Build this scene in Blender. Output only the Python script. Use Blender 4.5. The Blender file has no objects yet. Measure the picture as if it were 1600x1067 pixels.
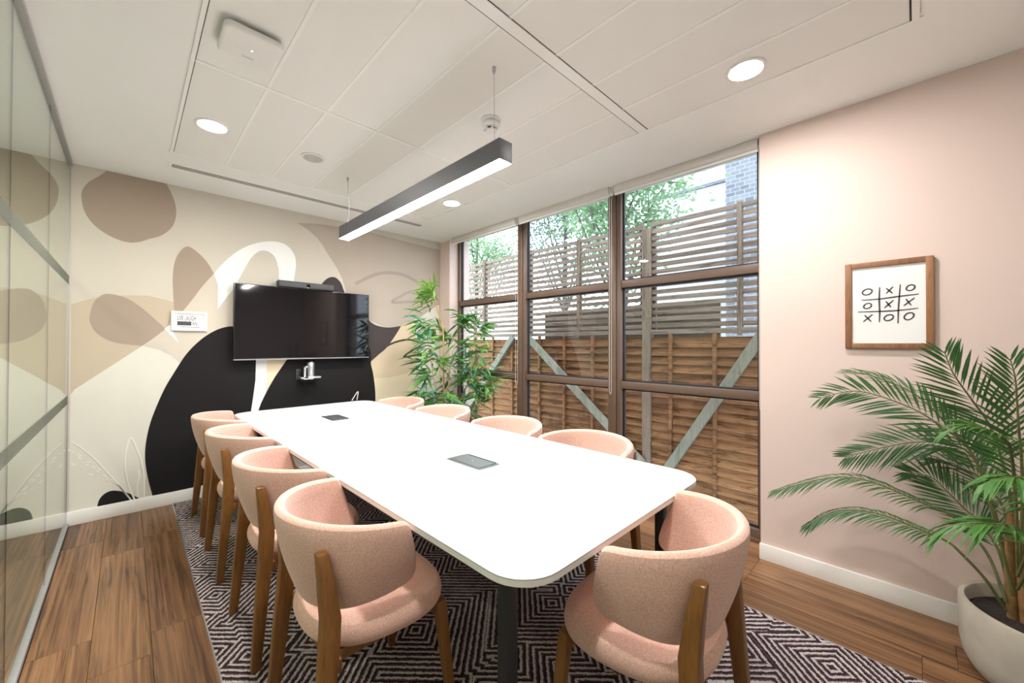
import bpy, bmesh, math, random
from mathutils import Vector, Matrix
random.seed(7)
S = bpy.context.scene
COL = S.collection

# ------------------------------------------------------------------ camera
cd = bpy.data.cameras.new('camera'); cam = bpy.data.objects.new('camera', cd); COL.objects.link(cam)
cd.sensor_width = 36.0; cd.lens = 13.82; cd.clip_start = 0.02; cd.clip_end = 200
YAW, PITCH, ROLL = math.radians(44.314), math.radians(0.503), math.radians(0.138)
fw = Vector((math.sin(YAW)*math.cos(PITCH), math.cos(YAW)*math.cos(PITCH), math.sin(PITCH)))
rt = Vector((math.cos(YAW), -math.sin(YAW), 0)); up = rt.cross(fw)
r2 = math.cos(ROLL)*rt + math.sin(ROLL)*up; u2 = -math.sin(ROLL)*rt + math.cos(ROLL)*up
cam.matrix_world = Matrix(((r2.x, u2.x, -fw.x, 0.306), (r2.y, u2.y, -fw.y, -4.230), (r2.z, u2.z, -fw.z, 1.300), (0, 0, 0, 1)))
S.camera = cam

# ------------------------------------------------------------------ sky and exposure
wd = bpy.data.worlds.new('overcast_sky'); S.world = wd; wd.use_nodes = True
bg = wd.node_tree.nodes['Background']
bg.inputs[0].default_value = (0.76, 0.87, 1.0, 1); bg.inputs[1].default_value = 6.2
S.view_settings.view_transform = 'Standard'; S.view_settings.look = 'None'
S.view_settings.exposure = 0.32; S.view_settings.gamma = 1.0; S.view_settings.use_curve_mapping = False

L_PENDANT, L_DOWN, L_CORR = 96.0, 440.0, 620.0     # radiance of the lamps' diffusers

# ------------------------------------------------------------------ mesh helpers
class MB:
    def __init__(s): s.v = []; s.f = []; s.smooth = False
    def add(s, vs, fs):
        n = len(s.v); s.v += [tuple(p) for p in vs]; s.f += [tuple(i+n for i in f) for f in fs]; return s
    def box(s, a, b):
        (x0, y0, z0), (x1, y1, z1) = a, b
        return s.add([(x0,y0,z0),(x1,y0,z0),(x1,y1,z0),(x0,y1,z0),(x0,y0,z1),(x1,y0,z1),(x1,y1,z1),(x0,y1,z1)],
                     [(0,3,2,1),(4,5,6,7),(0,1,5,4),(1,2,6,5),(2,3,7,6),(3,0,4,7)])
    def bar(s, p, q, w, h, upv=(0,0,1)):
        p = Vector(p); q = Vector(q); d = (q-p).normalized(); sd = d.cross(Vector(upv)).normalized(); u = sd.cross(d)
        vs = [e + sd*a*w/2 + u*b*h/2 for e in (p, q) for a, b in ((-1,-1),(1,-1),(1,1),(-1,1))]
        return s.add(vs, [(0,1,2,3),(7,6,5,4),(0,4,5,1),(1,5,6,2),(2,6,7,3),(3,7,4,0)])
    def tube(s, pts, r, n=8, cap=True):
        pts = [Vector(p) for p in pts]; k = len(pts); rs = r if isinstance(r, (list, tuple)) else [r]*k
        base = len(s.v); ref = None
        for i, p in enumerate(pts):
            d = (pts[min(i+1,k-1)] - pts[max(i-1,0)]).normalized()
            if ref is None: ref = d.orthogonal().normalized()
            a = (ref - d*ref.dot(d)).normalized(); ref = a; b = d.cross(a)
            for j in range(n):
                t = 2*math.pi*j/n; s.v.append(tuple(p + (a*math.cos(t) + b*math.sin(t))*rs[i]))
        for i in range(k-1):
            for j in range(n):
                s.f.append((base+i*n+j, base+i*n+(j+1)%n, base+(i+1)*n+(j+1)%n, base+(i+1)*n+j))
        if cap:
            s.f.append(tuple(base+j for j in reversed(range(n)))); s.f.append(tuple(base+(k-1)*n+j for j in range(n)))
        return s
    def lathe(s, prof, c=(0,0,0), n=32, cap0=True, cap1=True):
        base = len(s.v); k = len(prof)
        for r, z in prof:
            for j in range(n):
                t = 2*math.pi*j/n; s.v.append((c[0]+r*math.cos(t), c[1]+r*math.sin(t), c[2]+z))
        for i in range(k-1):
            for j in range(n):
                s.f.append((base+i*n+j, base+i*n+(j+1)%n, base+(i+1)*n+(j+1)%n, base+(i+1)*n+j))
        if cap0: s.f.append(tuple(base+j for j in reversed(range(n))))
        if cap1: s.f.append(tuple(base+(k-1)*n+j for j in range(n)))
        return s
    def prism(s, poly, axis, a, b):
        """poly of 2-D points extruded along axis from a to b"""
        def P(u, v, w): return ((w,u,v),(u,w,v),(u,v,w))[axis]
        n = len(poly); base = len(s.v)
        for w in (a, b):
            for u, v in poly: s.v.append(P(u, v, w))
        s.f.append(tuple(base+i for i in range(n))); s.f.append(tuple(base+n+i for i in reversed(range(n))))
        for i in range(n): s.f.append((base+i, base+n+i, base+n+(i+1)%n, base+(i+1)%n))
        return s

def obj(name, mb, mat, parent=None, smooth=False, bevel=0, sub=0, seg=2):
    me = bpy.data.meshes.new(name)
    off = Vector(parent.get('_o', (0,0,0))) if parent is not None else Vector((0,0,0))
    me.from_pydata([tuple(Vector(p)-off) for p in mb.v], [], mb.f)
    bm = bmesh.new(); bm.from_mesh(me); bmesh.ops.recalc_face_normals(bm, faces=bm.faces)
    if bevel:
        bmesh.ops.bevel(bm, geom=[e for e in bm.edges if len(e.link_faces) == 2 and e.calc_face_angle(0) > 0.6], offset=bevel, segments=seg, affect='EDGES', profile=0.5)
    bm.to_mesh(me); bm.free()
    if smooth or bevel:
        for p in me.polygons: p.use_smooth = True
        try: me.set_sharp_from_angle(angle=math.radians(40))
        except Exception: pass
    if mat: me.materials.append(mat)
    o = bpy.data.objects.new(name, me); COL.objects.link(o)
    if sub:
        m = o.modifiers.new('subdivision', 'SUBSURF'); m.levels = sub; m.render_levels = sub
    if parent is not None:
        o.parent = parent; o['_o'] = tuple(off)
    return o
def tag(o, label=None, cat=None, group=None, kind=None):
    if label: o['label'] = label
    if cat: o['category'] = cat
    if group: o['group'] = group
    if kind: o['kind'] = kind
    return o
def thing(name, label, cat, loc=(0,0,0), rz=0, group=None):
    o = bpy.data.objects.new(name, None); COL.objects.link(o); o.location = loc; o.rotation_euler = (0,0,rz)
    o.empty_display_size = 0.05
    o['_o'] = tuple(loc) if rz == 0 else (0,0,0)
    return tag(o, label, cat, group)
def struct(name, mb, mat, **k):
    o = obj(name, mb, mat, **k); o['kind'] = 'structure'; return o
def inst(src, parent, name=None):
    c = src.copy(); COL.objects.link(c); c.parent = parent; return c
def spline(pts, n=8, closed=False):
    pts = [Vector(p) for p in pts]; k = len(pts); out = []
    rng = range(k if closed else k-1)
    for i in rng:
        g = (lambda j: pts[j % k]) if closed else (lambda j: pts[max(0, min(k-1, j))])
        p0, p1, p2, p3 = g(i-1), g(i), g(i+1), g(i+2)
        for s_ in range(n):
            t = s_/n
            out.append(0.5*((2*p1) + (p2-p0)*t + (2*p0-5*p1+4*p2-p3)*t*t + (3*p1-p0-3*p2+p3)*t**3))
    if not closed: out.append(pts[-1])
    return out

# ------------------------------------------------------------------ materials
def mat(name, col, rough=0.6, metal=0.0, spec=0.5, noise=None, bump=None, **kw):
    m = bpy.data.materials.new(name); m.use_nodes = True; nt = m.node_tree; N = nt.nodes; b = N['Principled BSDF']
    b.inputs['Base Color'].default_value = (*col, 1); b.inputs['Roughness'].default_value = rough
    b.inputs['Metallic'].default_value = metal; b.inputs['Specular IOR Level'].default_value = spec
    for k, v in kw.items(): b.inputs[k].default_value = v
    if noise or bump:
        geo = N.new('ShaderNodeNewGeometry')
    if noise:
        sc, amt = noise
        t = N.new('ShaderNodeTexNoise'); t.inputs['Scale'].default_value = sc; t.inputs['Detail'].default_value = 4
        nt.links.new(geo.outputs['Position'], t.inputs['Vector'])
        r = N.new('ShaderNodeMapRange'); r.inputs[1].default_value = 0.3; r.inputs[2].default_value = 0.7
        r.inputs[3].default_value = 1-amt; r.inputs[4].default_value = 1+amt
        nt.links.new(t.outputs[0], r.inputs[0])
        h = N.new('ShaderNodeVectorMath'); h.operation = 'SCALE'; h.inputs[0].default_value = col
        nt.links.new(r.outputs[0], h.inputs['Scale']); nt.links.new(h.outputs[0], b.inputs['Base Color'])
    if bump:
        sc, st, dist = bump
        t = N.new('ShaderNodeTexNoise'); t.inputs['Scale'].default_value = sc; t.inputs['Detail'].default_value = 3
        nt.links.new(geo.outputs['Position'], t.inputs['Vector'])
        bp = N.new('ShaderNodeBump'); bp.inputs['Strength'].default_value = st; bp.inputs['Distance'].default_value = dist
        nt.links.new(t.outputs[0], bp.inputs['Height']); nt.links.new(bp.outputs[0], b.inputs['Normal'])
    return m
def emit(name, col, s):
    m = bpy.data.materials.new(name); m.use_nodes = True; nt = m.node_tree
    e = nt.nodes.new('ShaderNodeEmission'); e.inputs[0].default_value = (*col, 1); e.inputs[1].default_value = s
    nt.links.new(e.outputs[0], nt.nodes['Material Output'].inputs[0]); return m
def thin_glass(name, tint, ior=1.5, rough=0.0):
    m = bpy.data.materials.new(name); m.use_nodes = True; nt = m.node_tree; N = nt.nodes
    N.remove(N['Principled BSDF'])
    tr = N.new('ShaderNodeBsdfTransparent'); tr.inputs[0].default_value = (*tint, 1)
    gl = N.new('ShaderNodeBsdfGlossy'); gl.inputs['Roughness'].default_value = rough; gl.inputs[0].default_value = (1,1,1,1)
    fr = N.new('ShaderNodeFresnel')
    # the sheet has two faces: keep the outer index on the way out as well
    gb = N.new('ShaderNodeNewGeometry'); mr = N.new('ShaderNodeMapRange'); mr.inputs[3].default_value = ior; mr.inputs[4].default_value = 1/ior
    nt.links.new(gb.outputs['Backfacing'], mr.inputs[0]); nt.links.new(mr.outputs[0], fr.inputs[0])
    mx = N.new('ShaderNodeMixShader'); nt.links.new(fr.outputs[0], mx.inputs[0])
    nt.links.new(tr.outputs[0], mx.inputs[1]); nt.links.new(gl.outputs[0], mx.inputs[2])
    nt.links.new(mx.outputs[0], N['Material Output'].inputs[0]); return m
def wood(name, dark, mid, light, along=1, sx=14.0, sl=1.1, rough=0.4, rnd=True, bumps=0.15, spec=0.5, vein=0.5, vk=5.0):
    """straight fine grain, broad tone bands and thin dark veins along one world axis, shifted per piece"""
    m = bpy.data.materials.new(name); m.use_nodes = True; nt = m.node_tree; N = nt.nodes; b = N['Principled BSDF']; Lk = nt.links.new
    geo = N.new('ShaderNodeNewGeometry'); oi = N.new('ShaderNodeObjectInfo')
    cx = N.new('ShaderNodeCombineXYZ')
    for i in range(3): Lk(oi.outputs['Random'], cx.inputs[i])
    def coord(sa, sb):
        mp = N.new('ShaderNodeMapping'); sc = [sa, sa, sa]; sc[along] = sb; mp.inputs['Scale'].default_value = sc
        Lk(geo.outputs['Position'], mp.inputs['Vector'])
        ad = N.new('ShaderNodeVectorMath'); ad.operation = 'MULTIPLY_ADD'; ad.inputs[1].default_value = (37.3, 23.1, 51.7)
        Lk(cx.outputs[0], ad.inputs[0]); Lk(mp.outputs[0], ad.inputs[2]); return ad.outputs[0]
    def noise(vec, det, dist, rgh=0.6):
        n = N.new('ShaderNodeTexNoise'); n.inputs['Scale'].default_value = 1.0; n.inputs['Detail'].default_value = det
        n.inputs['Roughness'].default_value = rgh; n.inputs['Distortion'].default_value = dist; Lk(vec, n.inputs['Vector']); return n.outputs[0]
    def math_(op, a, b_=None, c=None):
        q = N.new('ShaderNodeMath'); q.operation = op
        for i, v in enumerate((a, b_, c)):
            if v is None: continue
            if isinstance(v, (int, float)): q.inputs[i].default_value = v
            else: Lk(v, q.inputs[i])
        return q.outputs[0]
    n1 = noise(coord(sx*6, sl*1.6), 4, 0.2, 0.7)
    n2 = noise(coord(sx*0.75, sl*0.6), 3, 0.35)
    tone = math_('ADD', math_('MULTIPLY', n1, 0.55), math_('MULTIPLY', n2, 0.45))
    rp = N.new('ShaderNodeValToRGB'); e = rp.color_ramp.elements
    e[0].position = 0.39; e[0].color = (*dark, 1); e[1].position = 0.62; e[1].color = (*light, 1)
    x = e.new(0.48); x.color = (*mid, 1)
    Lk(tone, rp.inputs[0])
    fr = math_('PINGPONG', math_('MULTIPLY', n2, vk), 0.5)
    mr = N.new('ShaderNodeMapRange'); mr.inputs[1].default_value = 0.0; mr.inputs[2].default_value = 0.10; mr.inputs[3].default_value = 1-vein; mr.inputs[4].default_value = 1.0
    Lk(math_('ADD', fr, math_('MULTIPLY', math_('SUBTRACT', n1, 0.5), 0.25)), mr.inputs[0])
    vs = N.new('ShaderNodeVectorMath'); vs.operation = 'SCALE'; Lk(rp.outputs[0], vs.inputs[0])
    if rnd:
        m2 = N.new('ShaderNodeMapRange'); m2.inputs[3].default_value = 0.86; m2.inputs[4].default_value = 1.12; Lk(oi.outputs['Random'], m2.inputs[0])
        Lk(math_('MULTIPLY', mr.outputs[0], m2.outputs[0]), vs.inputs['Scale'])
    else: Lk(mr.outputs[0], vs.inputs['Scale'])
    Lk(vs.outputs[0], b.inputs['Base Color'])
    b.inputs['Roughness'].default_value = rough; b.inputs['Specular IOR Level'].default_value = spec
    bp = N.new('ShaderNodeBump'); bp.inputs['Strength'].default_value = bumps; bp.inputs['Distance'].default_value = 0.002
    Lk(n1, bp.inputs['Height']); Lk(bp.outputs[0], b.inputs['Normal'])
    return m

M = {}
M['ceil'] = mat('ceiling_paint', (0.90, 0.897, 0.888), 0.9, spec=0.2, noise=(3, 0.01))
M['tile'] = mat('metal_ceiling_tile', (0.865, 0.852, 0.832), 0.7, spec=0.3, bump=(900, 0.06, 0.001))
M['tbar'] = mat('ceiling_grid_white', (0.93, 0.92, 0.91), 0.6, spec=0.3, noise=(8, 0.01))
M['gap'] = mat('shadow_gap_black', (0.03, 0.026, 0.022), 0.8, noise=(30, 0.1))
M['pink'] = mat('pink_wall_paint', (0.69, 0.555, 0.50), 0.85, spec=0.2, bump=(260, 0.03, 0.001))
M['skirt'] = mat('white_gloss_skirting', (0.82, 0.80, 0.77), 0.35, noise=(5, 0.01))
M['white'] = mat('white_paint', (0.80, 0.78, 0.75), 0.8, spec=0.2, noise=(4, 0.01))
M['corr'] = mat('corridor_paint', (0.62, 0.63, 0.59), 0.9, spec=0.2, noise=(2, 0.02))
M['corrf'] = mat('corridor_floor_grey', (0.22, 0.21, 0.19), 0.7, noise=(40, 0.1))
M['laminate'] = mat('white_table_laminate', (0.84, 0.83, 0.82), 0.32, spec=0.4, noise=(200, 0.006))
M['edge'] = mat('table_edge_band', (0.78, 0.75, 0.71), 0.4, noise=(50, 0.01))
M['black'] = mat('black_powder_coat', (0.012, 0.012, 0.013), 0.45, noise=(300, 0.1))
M['tvb'] = mat('television_black_plastic', (0.01, 0.01, 0.011), 0.3, noise=(200, 0.1))
M['screen'] = mat('television_glass', (0.006, 0.005, 0.006), 0.06, spec=0.45, noise=(20, 0.05))
M['silver'] = mat('brushed_silver', (0.55, 0.55, 0.57), 0.3, metal=0.9, noise=(120, 0.06))
M['steel'] = mat('satin_steel_channel', (0.38, 0.38, 0.38), 0.45, metal=0.4, noise=(60, 0.05))
M['frame'] = mat('bronze_window_frame', (0.125, 0.078, 0.053), 0.45, noise=(80, 0.05))
M['gasket'] = mat('window_rubber_gasket', (0.012, 0.012, 0.02), 0.6, noise=(80, 0.1))
M['pane'] = thin_glass('window_glass', (0.93, 0.95, 0.95), 1.42)
M['glass'] = thin_glass('partition_glass', (0.84, 0.89, 0.84), 1.5)
M['film'] = None
M['blind'] = mat('blind_aluminium_white', (0.62, 0.585, 0.55), 0.5, noise=(30, 0.02))
M['plastic'] = mat('white_plastic', (0.82, 0.80, 0.79), 0.45, noise=(40, 0.01))
M['pend'] = mat('pendant_dark_grey', (0.05, 0.049, 0.054), 0.5, noise=(300, 0.1))
M['diff'] = emit('pendant_diffuser_lit', (1.0, 0.975, 0.955), L_PENDANT)
M['down'] = emit('downlight_lit', (1.0, 0.965, 0.93), L_DOWN)
M['cdown'] = emit('corridor_downlight_lit', (1.0, 0.95, 0.85), L_CORR)
M['led'] = emit('status_led', (0.45, 1.0, 0.75), 3.0)
M['plank'] = wood('walnut_vinyl_plank', (0.075, 0.031, 0.012), (0.165, 0.076, 0.031), (0.275, 0.142, 0.064), 1, 12.0, 0.8, 0.36, vein=0.42, vk=6.0)
M['leg'] = wood('stained_oak_leg', (0.15, 0.060, 0.013), (0.20, 0.083, 0.019), (0.245, 0.106, 0.027), 2, 40.0, 5.0, 0.36, bumps=0.06, vein=0.12)
M['artw'] = wood('oak_picture_frame', (0.20, 0.085, 0.038), (0.26, 0.115, 0.052), (0.31, 0.145, 0.068), 2, 60.0, 12.0, 0.5, bumps=0.05, vein=0.1)
M['lap'] = wood('weathered_lap_board', (0.075, 0.031, 0.012), (0.17, 0.079, 0.034), (0.235, 0.118, 0.053), 1, 14.0, 2.2, 0.85, bumps=0.4, spec=0.15)
M['slat'] = wood('grey_brown_slat', (0.11, 0.075, 0.054), (0.175, 0.127, 0.097), (0.225, 0.172, 0.136), 1, 22.0, 1.8, 0.85, bumps=0.3, spec=0.15)
M['tpost'] = wood('grey_fence_post', (0.085, 0.058, 0.040), (0.15, 0.108, 0.078), (0.20, 0.15, 0.11), 2, 20.0, 1.8, 0.85, bumps=0.3, spec=0.15)
M['brace'] = wood('treated_green_timber', (0.15, 0.145, 0.105), (0.195, 0.188, 0.140), (0.235, 0.224, 0.17), 2, 14.0, 3.0, 0.8, bumps=0.2, spec=0.15, vein=0.15)
M['paper'] = mat('art_paper', (0.80, 0.795, 0.785), 0.6, noise=(60, 0.008))
M['ink'] = mat('charcoal_ink', (0.075, 0.065, 0.075), 0.8, noise=(400, 0.3))
M['pot'] = mat('cement_pot', (0.37, 0.33, 0.27), 0.85, spec=0.2, noise=(14, 0.06), bump=(120, 0.1, 0.002))
M['soil'] = mat('dark_soil', (0.02, 0.012, 0.009), 0.95, noise=(60, 0.5), bump=(70, 0.9, 0.02))
M['ground'] = mat('yard_ground', (0.12, 0.10, 0.08), 0.95, noise=(9, 0.3), bump=(20, 0.4, 0.02))
def leafmat(name, col, rough=0.45, trans=0.25):
    m = mat(name, col, rough, noise=(30, 0.18)); nt = m.node_tree; N = nt.nodes
    t = N.new('ShaderNodeBsdfTranslucent'); t.inputs[0].default_value = (col[0]*1.3, col[1]*1.4, col[2]*0.8, 1)
    mx = N.new('ShaderNodeMixShader'); mx.inputs[0].default_value = trans
    nt.links.new(N['Principled BSDF'].outputs[0], mx.inputs[1]); nt.links.new(t.outputs[0], mx.inputs[2])
    nt.links.new(mx.outputs[0], N['Material Output'].inputs[0]); return m
M['palm'] = leafmat('palm_leaf', (0.042, 0.112, 0.030))
M['palm2'] = leafmat('palm_leaf_fresh', (0.065, 0.19, 0.030))
M['stem'] = mat('palm_stem', (0.10, 0.11, 0.03), 0.5, noise=(40, 0.25))
M['trunk'] = mat('palm_trunk', (0.20, 0.105, 0.035), 0.7, noise=(25, 0.35))
M['bam1'] = leafmat('bamboo_leaf_green', (0.10, 0.27, 0.055))
M['bam2'] = leafmat('bamboo_leaf_bluegreen', (0.065, 0.20, 0.115))
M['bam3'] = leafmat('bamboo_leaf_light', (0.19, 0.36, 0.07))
M['cane'] = mat('bamboo_cane', (0.46, 0.30, 0.10), 0.5, noise=(18, 0.2))
M['tleaf'] = leafmat('tree_leaf', (0.15, 0.235, 0.155), 0.6, 0.5)
M['tleafd'] = leafmat('tree_leaf_dark', (0.08, 0.14, 0.125), 0.6, 0.4)
M['bark'] = mat('tree_bark', (0.07, 0.055, 0.045), 0.9, noise=(12, 0.3))

def fabric():
    m = bpy.data.materials.new('pink_wool_fabric'); m.use_nodes = True; nt = m.node_tree; N = nt.nodes; b = N['Principled BSDF']; Lk = nt.links.new
    tc = N.new('ShaderNodeTexCoord')
    n = N.new('ShaderNodeTexNoise'); n.inputs['Scale'].default_value = 230; n.inputs['Detail'].default_value = 3; n.inputs['Roughness'].default_value = 0.7
    Lk(tc.outputs['Object'], n.inputs['Vector'])
    r = N.new('ShaderNodeValToRGB'); e = r.color_ramp.elements
    e[0].position = 0.34; e[0].color = (0.57, 0.325, 0.255, 1); e[1].position = 0.66; e[1].color = (0.77, 0.52, 0.43, 1)
    Lk(n.outputs[0], r.inputs[0]); Lk(r.outputs[0], b.inputs['Base Color'])
    b.inputs['Roughness'].default_value = 0.95; b.inputs['Specular IOR Level'].default_value = 0.1
    b.inputs['Sheen Weight'].default_value = 0.25; b.inputs['Sheen Roughness'].default_value = 0.5
    bp = N.new('ShaderNodeBump'); bp.inputs['Strength'].default_value = 0.25; bp.inputs['Distance'].default_value = 0.002
    Lk(n.outputs[0], bp.inputs['Height']); Lk(bp.outputs[0], b.inputs['Normal']); return m
M['fabric'] = fabric()

def carpetmat():
    m = bpy.data.materials.new('maze_pattern_carpet'); m.use_nodes = True; nt = m.node_tree; N = nt.nodes; b = N['Principled BSDF']; Lk = nt.links.new
    geo = N.new('ShaderNodeNewGeometry')
    mp = N.new('ShaderNodeMapping'); mp.inputs['Rotation'].default_value = (0, 0, math.radians(45)); Lk(geo.outputs['Position'], mp.inputs['Vector'])
    wob = N.new('ShaderNodeTexNoise'); wob.inputs['Scale'].default_value = 55; Lk(mp.outputs[0], wob.inputs['Vector'])
    ad = N.new('ShaderNodeVectorMath'); ad.operation = 'MULTIPLY_ADD'; ad.inputs[1].default_value = (0.012, 0.012, 0); Lk(wob.outputs['Color'], ad.inputs[0]); Lk(mp.outputs[0], ad.inputs[2])
    vo = N.new('ShaderNodeTexVoronoi'); vo.voronoi_dimensions = '2D'; vo.distance = 'CHEBYCHEV'; vo.inputs['Scale'].default_value = 2.6; vo.inputs['Randomness'].default_value = 1.0
    Lk(ad.outputs[0], vo.inputs['Vector'])
    k = N.new('ShaderNodeMath'); k.operation = 'MULTIPLY'; k.inputs[1].default_value = 14.5; Lk(vo.outputs['Distance'], k.inputs[0])
    fr = N.new('ShaderNodeMath'); fr.operation = 'FRACT'; Lk(k.outputs[0], fr.inputs[0])
    pile = N.new('ShaderNodeTexNoise'); pile.inputs['Scale'].default_value = 190; pile.inputs['Detail'].default_value = 2; Lk(geo.outputs['Position'], pile.inputs['Vector'])
    j = N.new('ShaderNodeMath'); j.operation = 'MULTIPLY_ADD'; j.inputs[1].default_value = 0.70; Lk(pile.outputs[0], j.inputs[0])
    s_ = N.new('ShaderNodeMath'); s_.operation = 'SUBTRACT'; s_.inputs[1].default_value = 0.35; Lk(fr.outputs[0], s_.inputs[0]); Lk(s_.outputs[0], j.inputs[2])
    rp = N.new('ShaderNodeValToRGB'); e = rp.color_ramp.elements; rp.color_ramp.interpolation = 'LINEAR'
    e[0].position = 0.0; e[0].color = (0.022, 0.016, 0.018, 1); e[1].position = 0.42; e[1].color = (0.13, 0.048, 0.055, 1)
    x = e.new(0.28); x.color = (0.035, 0.022, 0.024, 1)
    x = e.new(0.50); x.color = (0.085, 0.040, 0.042, 1)
    x = e.new(0.60); x.color = (0.46, 0.425, 0.415, 1)
    x = e.new(0.90); x.color = (0.46, 0.425, 0.415, 1)
    x = e.new(0.97); x.color = (0.03, 0.02, 0.022, 1)
    Lk(j.outputs[0], rp.inputs[0]); Lk(rp.outputs[0], b.inputs['Base Color'])
    b.inputs['Roughness'].default_value = 1.0; b.inputs['Specular IOR Level'].default_value = 0.05
    bp = N.new('ShaderNodeBump'); bp.inputs['Strength'].default_value = 0.8; bp.inputs['Distance'].default_value = 0.004
    Lk(pile.outputs[0], bp.inputs['Height']); Lk(bp.outputs[0], b.inputs['Normal']); return m
M['carpet'] = carpetmat()

def brickwall(name, c1, c2, mortar, sc):
    m = bpy.data.materials.new(name); m.use_nodes = True; nt = m.node_tree; N = nt.nodes; b = N['Principled BSDF']; Lk = nt.links.new
    geo = N.new('ShaderNodeNewGeometry'); sp = N.new('ShaderNodeSeparateXYZ'); cb = N.new('ShaderNodeCombineXYZ')
    Lk(geo.outputs['Position'], sp.inputs[0])
    ad = N.new('ShaderNodeMath'); Lk(sp.outputs[0], ad.inputs[0]); Lk(sp.outputs[1], ad.inputs[1]); Lk(ad.outputs[0], cb.inputs[0]); Lk(sp.outputs[2], cb.inputs[1])
    t = N.new('ShaderNodeTexBrick'); t.inputs['Scale'].default_value = sc; t.inputs[1].default_value = (*c1, 1); t.inputs[2].default_value = (*c2, 1); t.inputs[3].default_value = (*mortar, 1)
    Lk(cb.outputs[0], t.inputs['Vector']); Lk(t.outputs[0], b.inputs['Base Color']); b.inputs['Roughness'].default_value = 0.9; return m
M['tower'] = brickwall('far_grey_brick', (0.085, 0.09, 0.105), (0.15, 0.155, 0.17), (0.23, 0.23, 0.24), 2.2)
M['brick'] = mat('purple_red_brick', (0.30, 0.20, 0.22), 0.9, noise=(30, 0.2), bump=(80, 0.3, 0.004))
M['mortar'] = mat('dark_mortar', (0.12, 0.11, 0.12), 0.95, noise=(60, 0.2))
M['render'] = mat('white_render', (0.42, 0.43, 0.44), 0.9, noise=(2, 0.03))
M['darkwin'] = mat('far_window_glass', (0.10, 0.12, 0.15), 0.2, noise=(3, 0.2))
def filmmat():
    m = bpy.data.materials.new('frosted_safety_film'); m.use_nodes = True; nt = m.node_tree; N = nt.nodes; N.remove(N['Principled BSDF'])
    d = N.new('ShaderNodeBsdfDiffuse'); d.inputs[0].default_value = (0.30, 0.30, 0.27, 1)
    t = N.new('ShaderNodeBsdfTransparent'); t.inputs[0].default_value = (0.75, 0.77, 0.72, 1)
    n = N.new('ShaderNodeTexNoise'); n.inputs['Scale'].default_value = 400
    mr = N.new('ShaderNodeMapRange'); mr.inputs[3].default_value = 0.27; mr.inputs[4].default_value = 0.35; nt.links.new(n.outputs[0], mr.inputs[0])
    mx = N.new('ShaderNodeMixShader'); nt.links.new(mr.outputs[0], mx.inputs[0]); nt.links.new(d.outputs[0], mx.inputs[2]); nt.links.new(t.outputs[0], mx.inputs[1])
    nt.links.new(mx.outputs[0], N['Material Output'].inputs[0]); return m
M['film'] = filmmat()

# ================================================================== SETTING
H = 2.6; W = 3.156; XP = 3.087; YP = -3.566; YB = -5.4; XW = 3.28
# ---- floor: screed, planks, threshold
fl = struct('floor', MB().box((-1.9, YB-0.1, -0.12), (3.40, 0.25, -0.012)), M['gap'])
PWID = 0.1875
def planks(x0, x1, y0, y1, seed, wid=PWID):
    rd = random.Random(seed); x = x0; i = 0
    while x < x1-0.02:
        xe = min(x+wid, x1); y = y1; ln = 0.25+rd.random()*0.95
        while y > y0+0.01:
            ye = max(y0, y-ln)
            if y - ye > 0.005:
                obj('plank', MB().box((x+0.0006, ye+0.0006, -0.012), (xe-0.0006, y-0.0006, 0.0)), M['plank'], fl, bevel=0.0008, seg=1)
            y = ye; ln = 1.22
        x = xe; i += 1
planks(0.014, 0.5745, YB, 0.0, 3)
planks(2.5125, XP, YB, YP, 11)
planks(2.5125, 3.19, YP, 0.0, 5)
obj('threshold_strip', MB().box((3.19, YP, -0.012), (XW, -0.2, 0.004)), M['artw'], fl, bevel=0.001)
tag(obj('carpet', MB().box((0.575, YB, -0.012), (2.512, -0.016, 0.006)), M['carpet']),
    'inset carpet with a white, maroon and charcoal maze pattern under the table', 'carpet')
obj('carpet_edge_trim', MB().box((0.570, YB, -0.01), (0.576, -0.016, 0.0065)), M['silver'], fl)
obj('carpet_edge_trim', MB().box((2.511, YB, -0.01), (2.517, -0.016, 0.0065)), M['silver'], fl)

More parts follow.
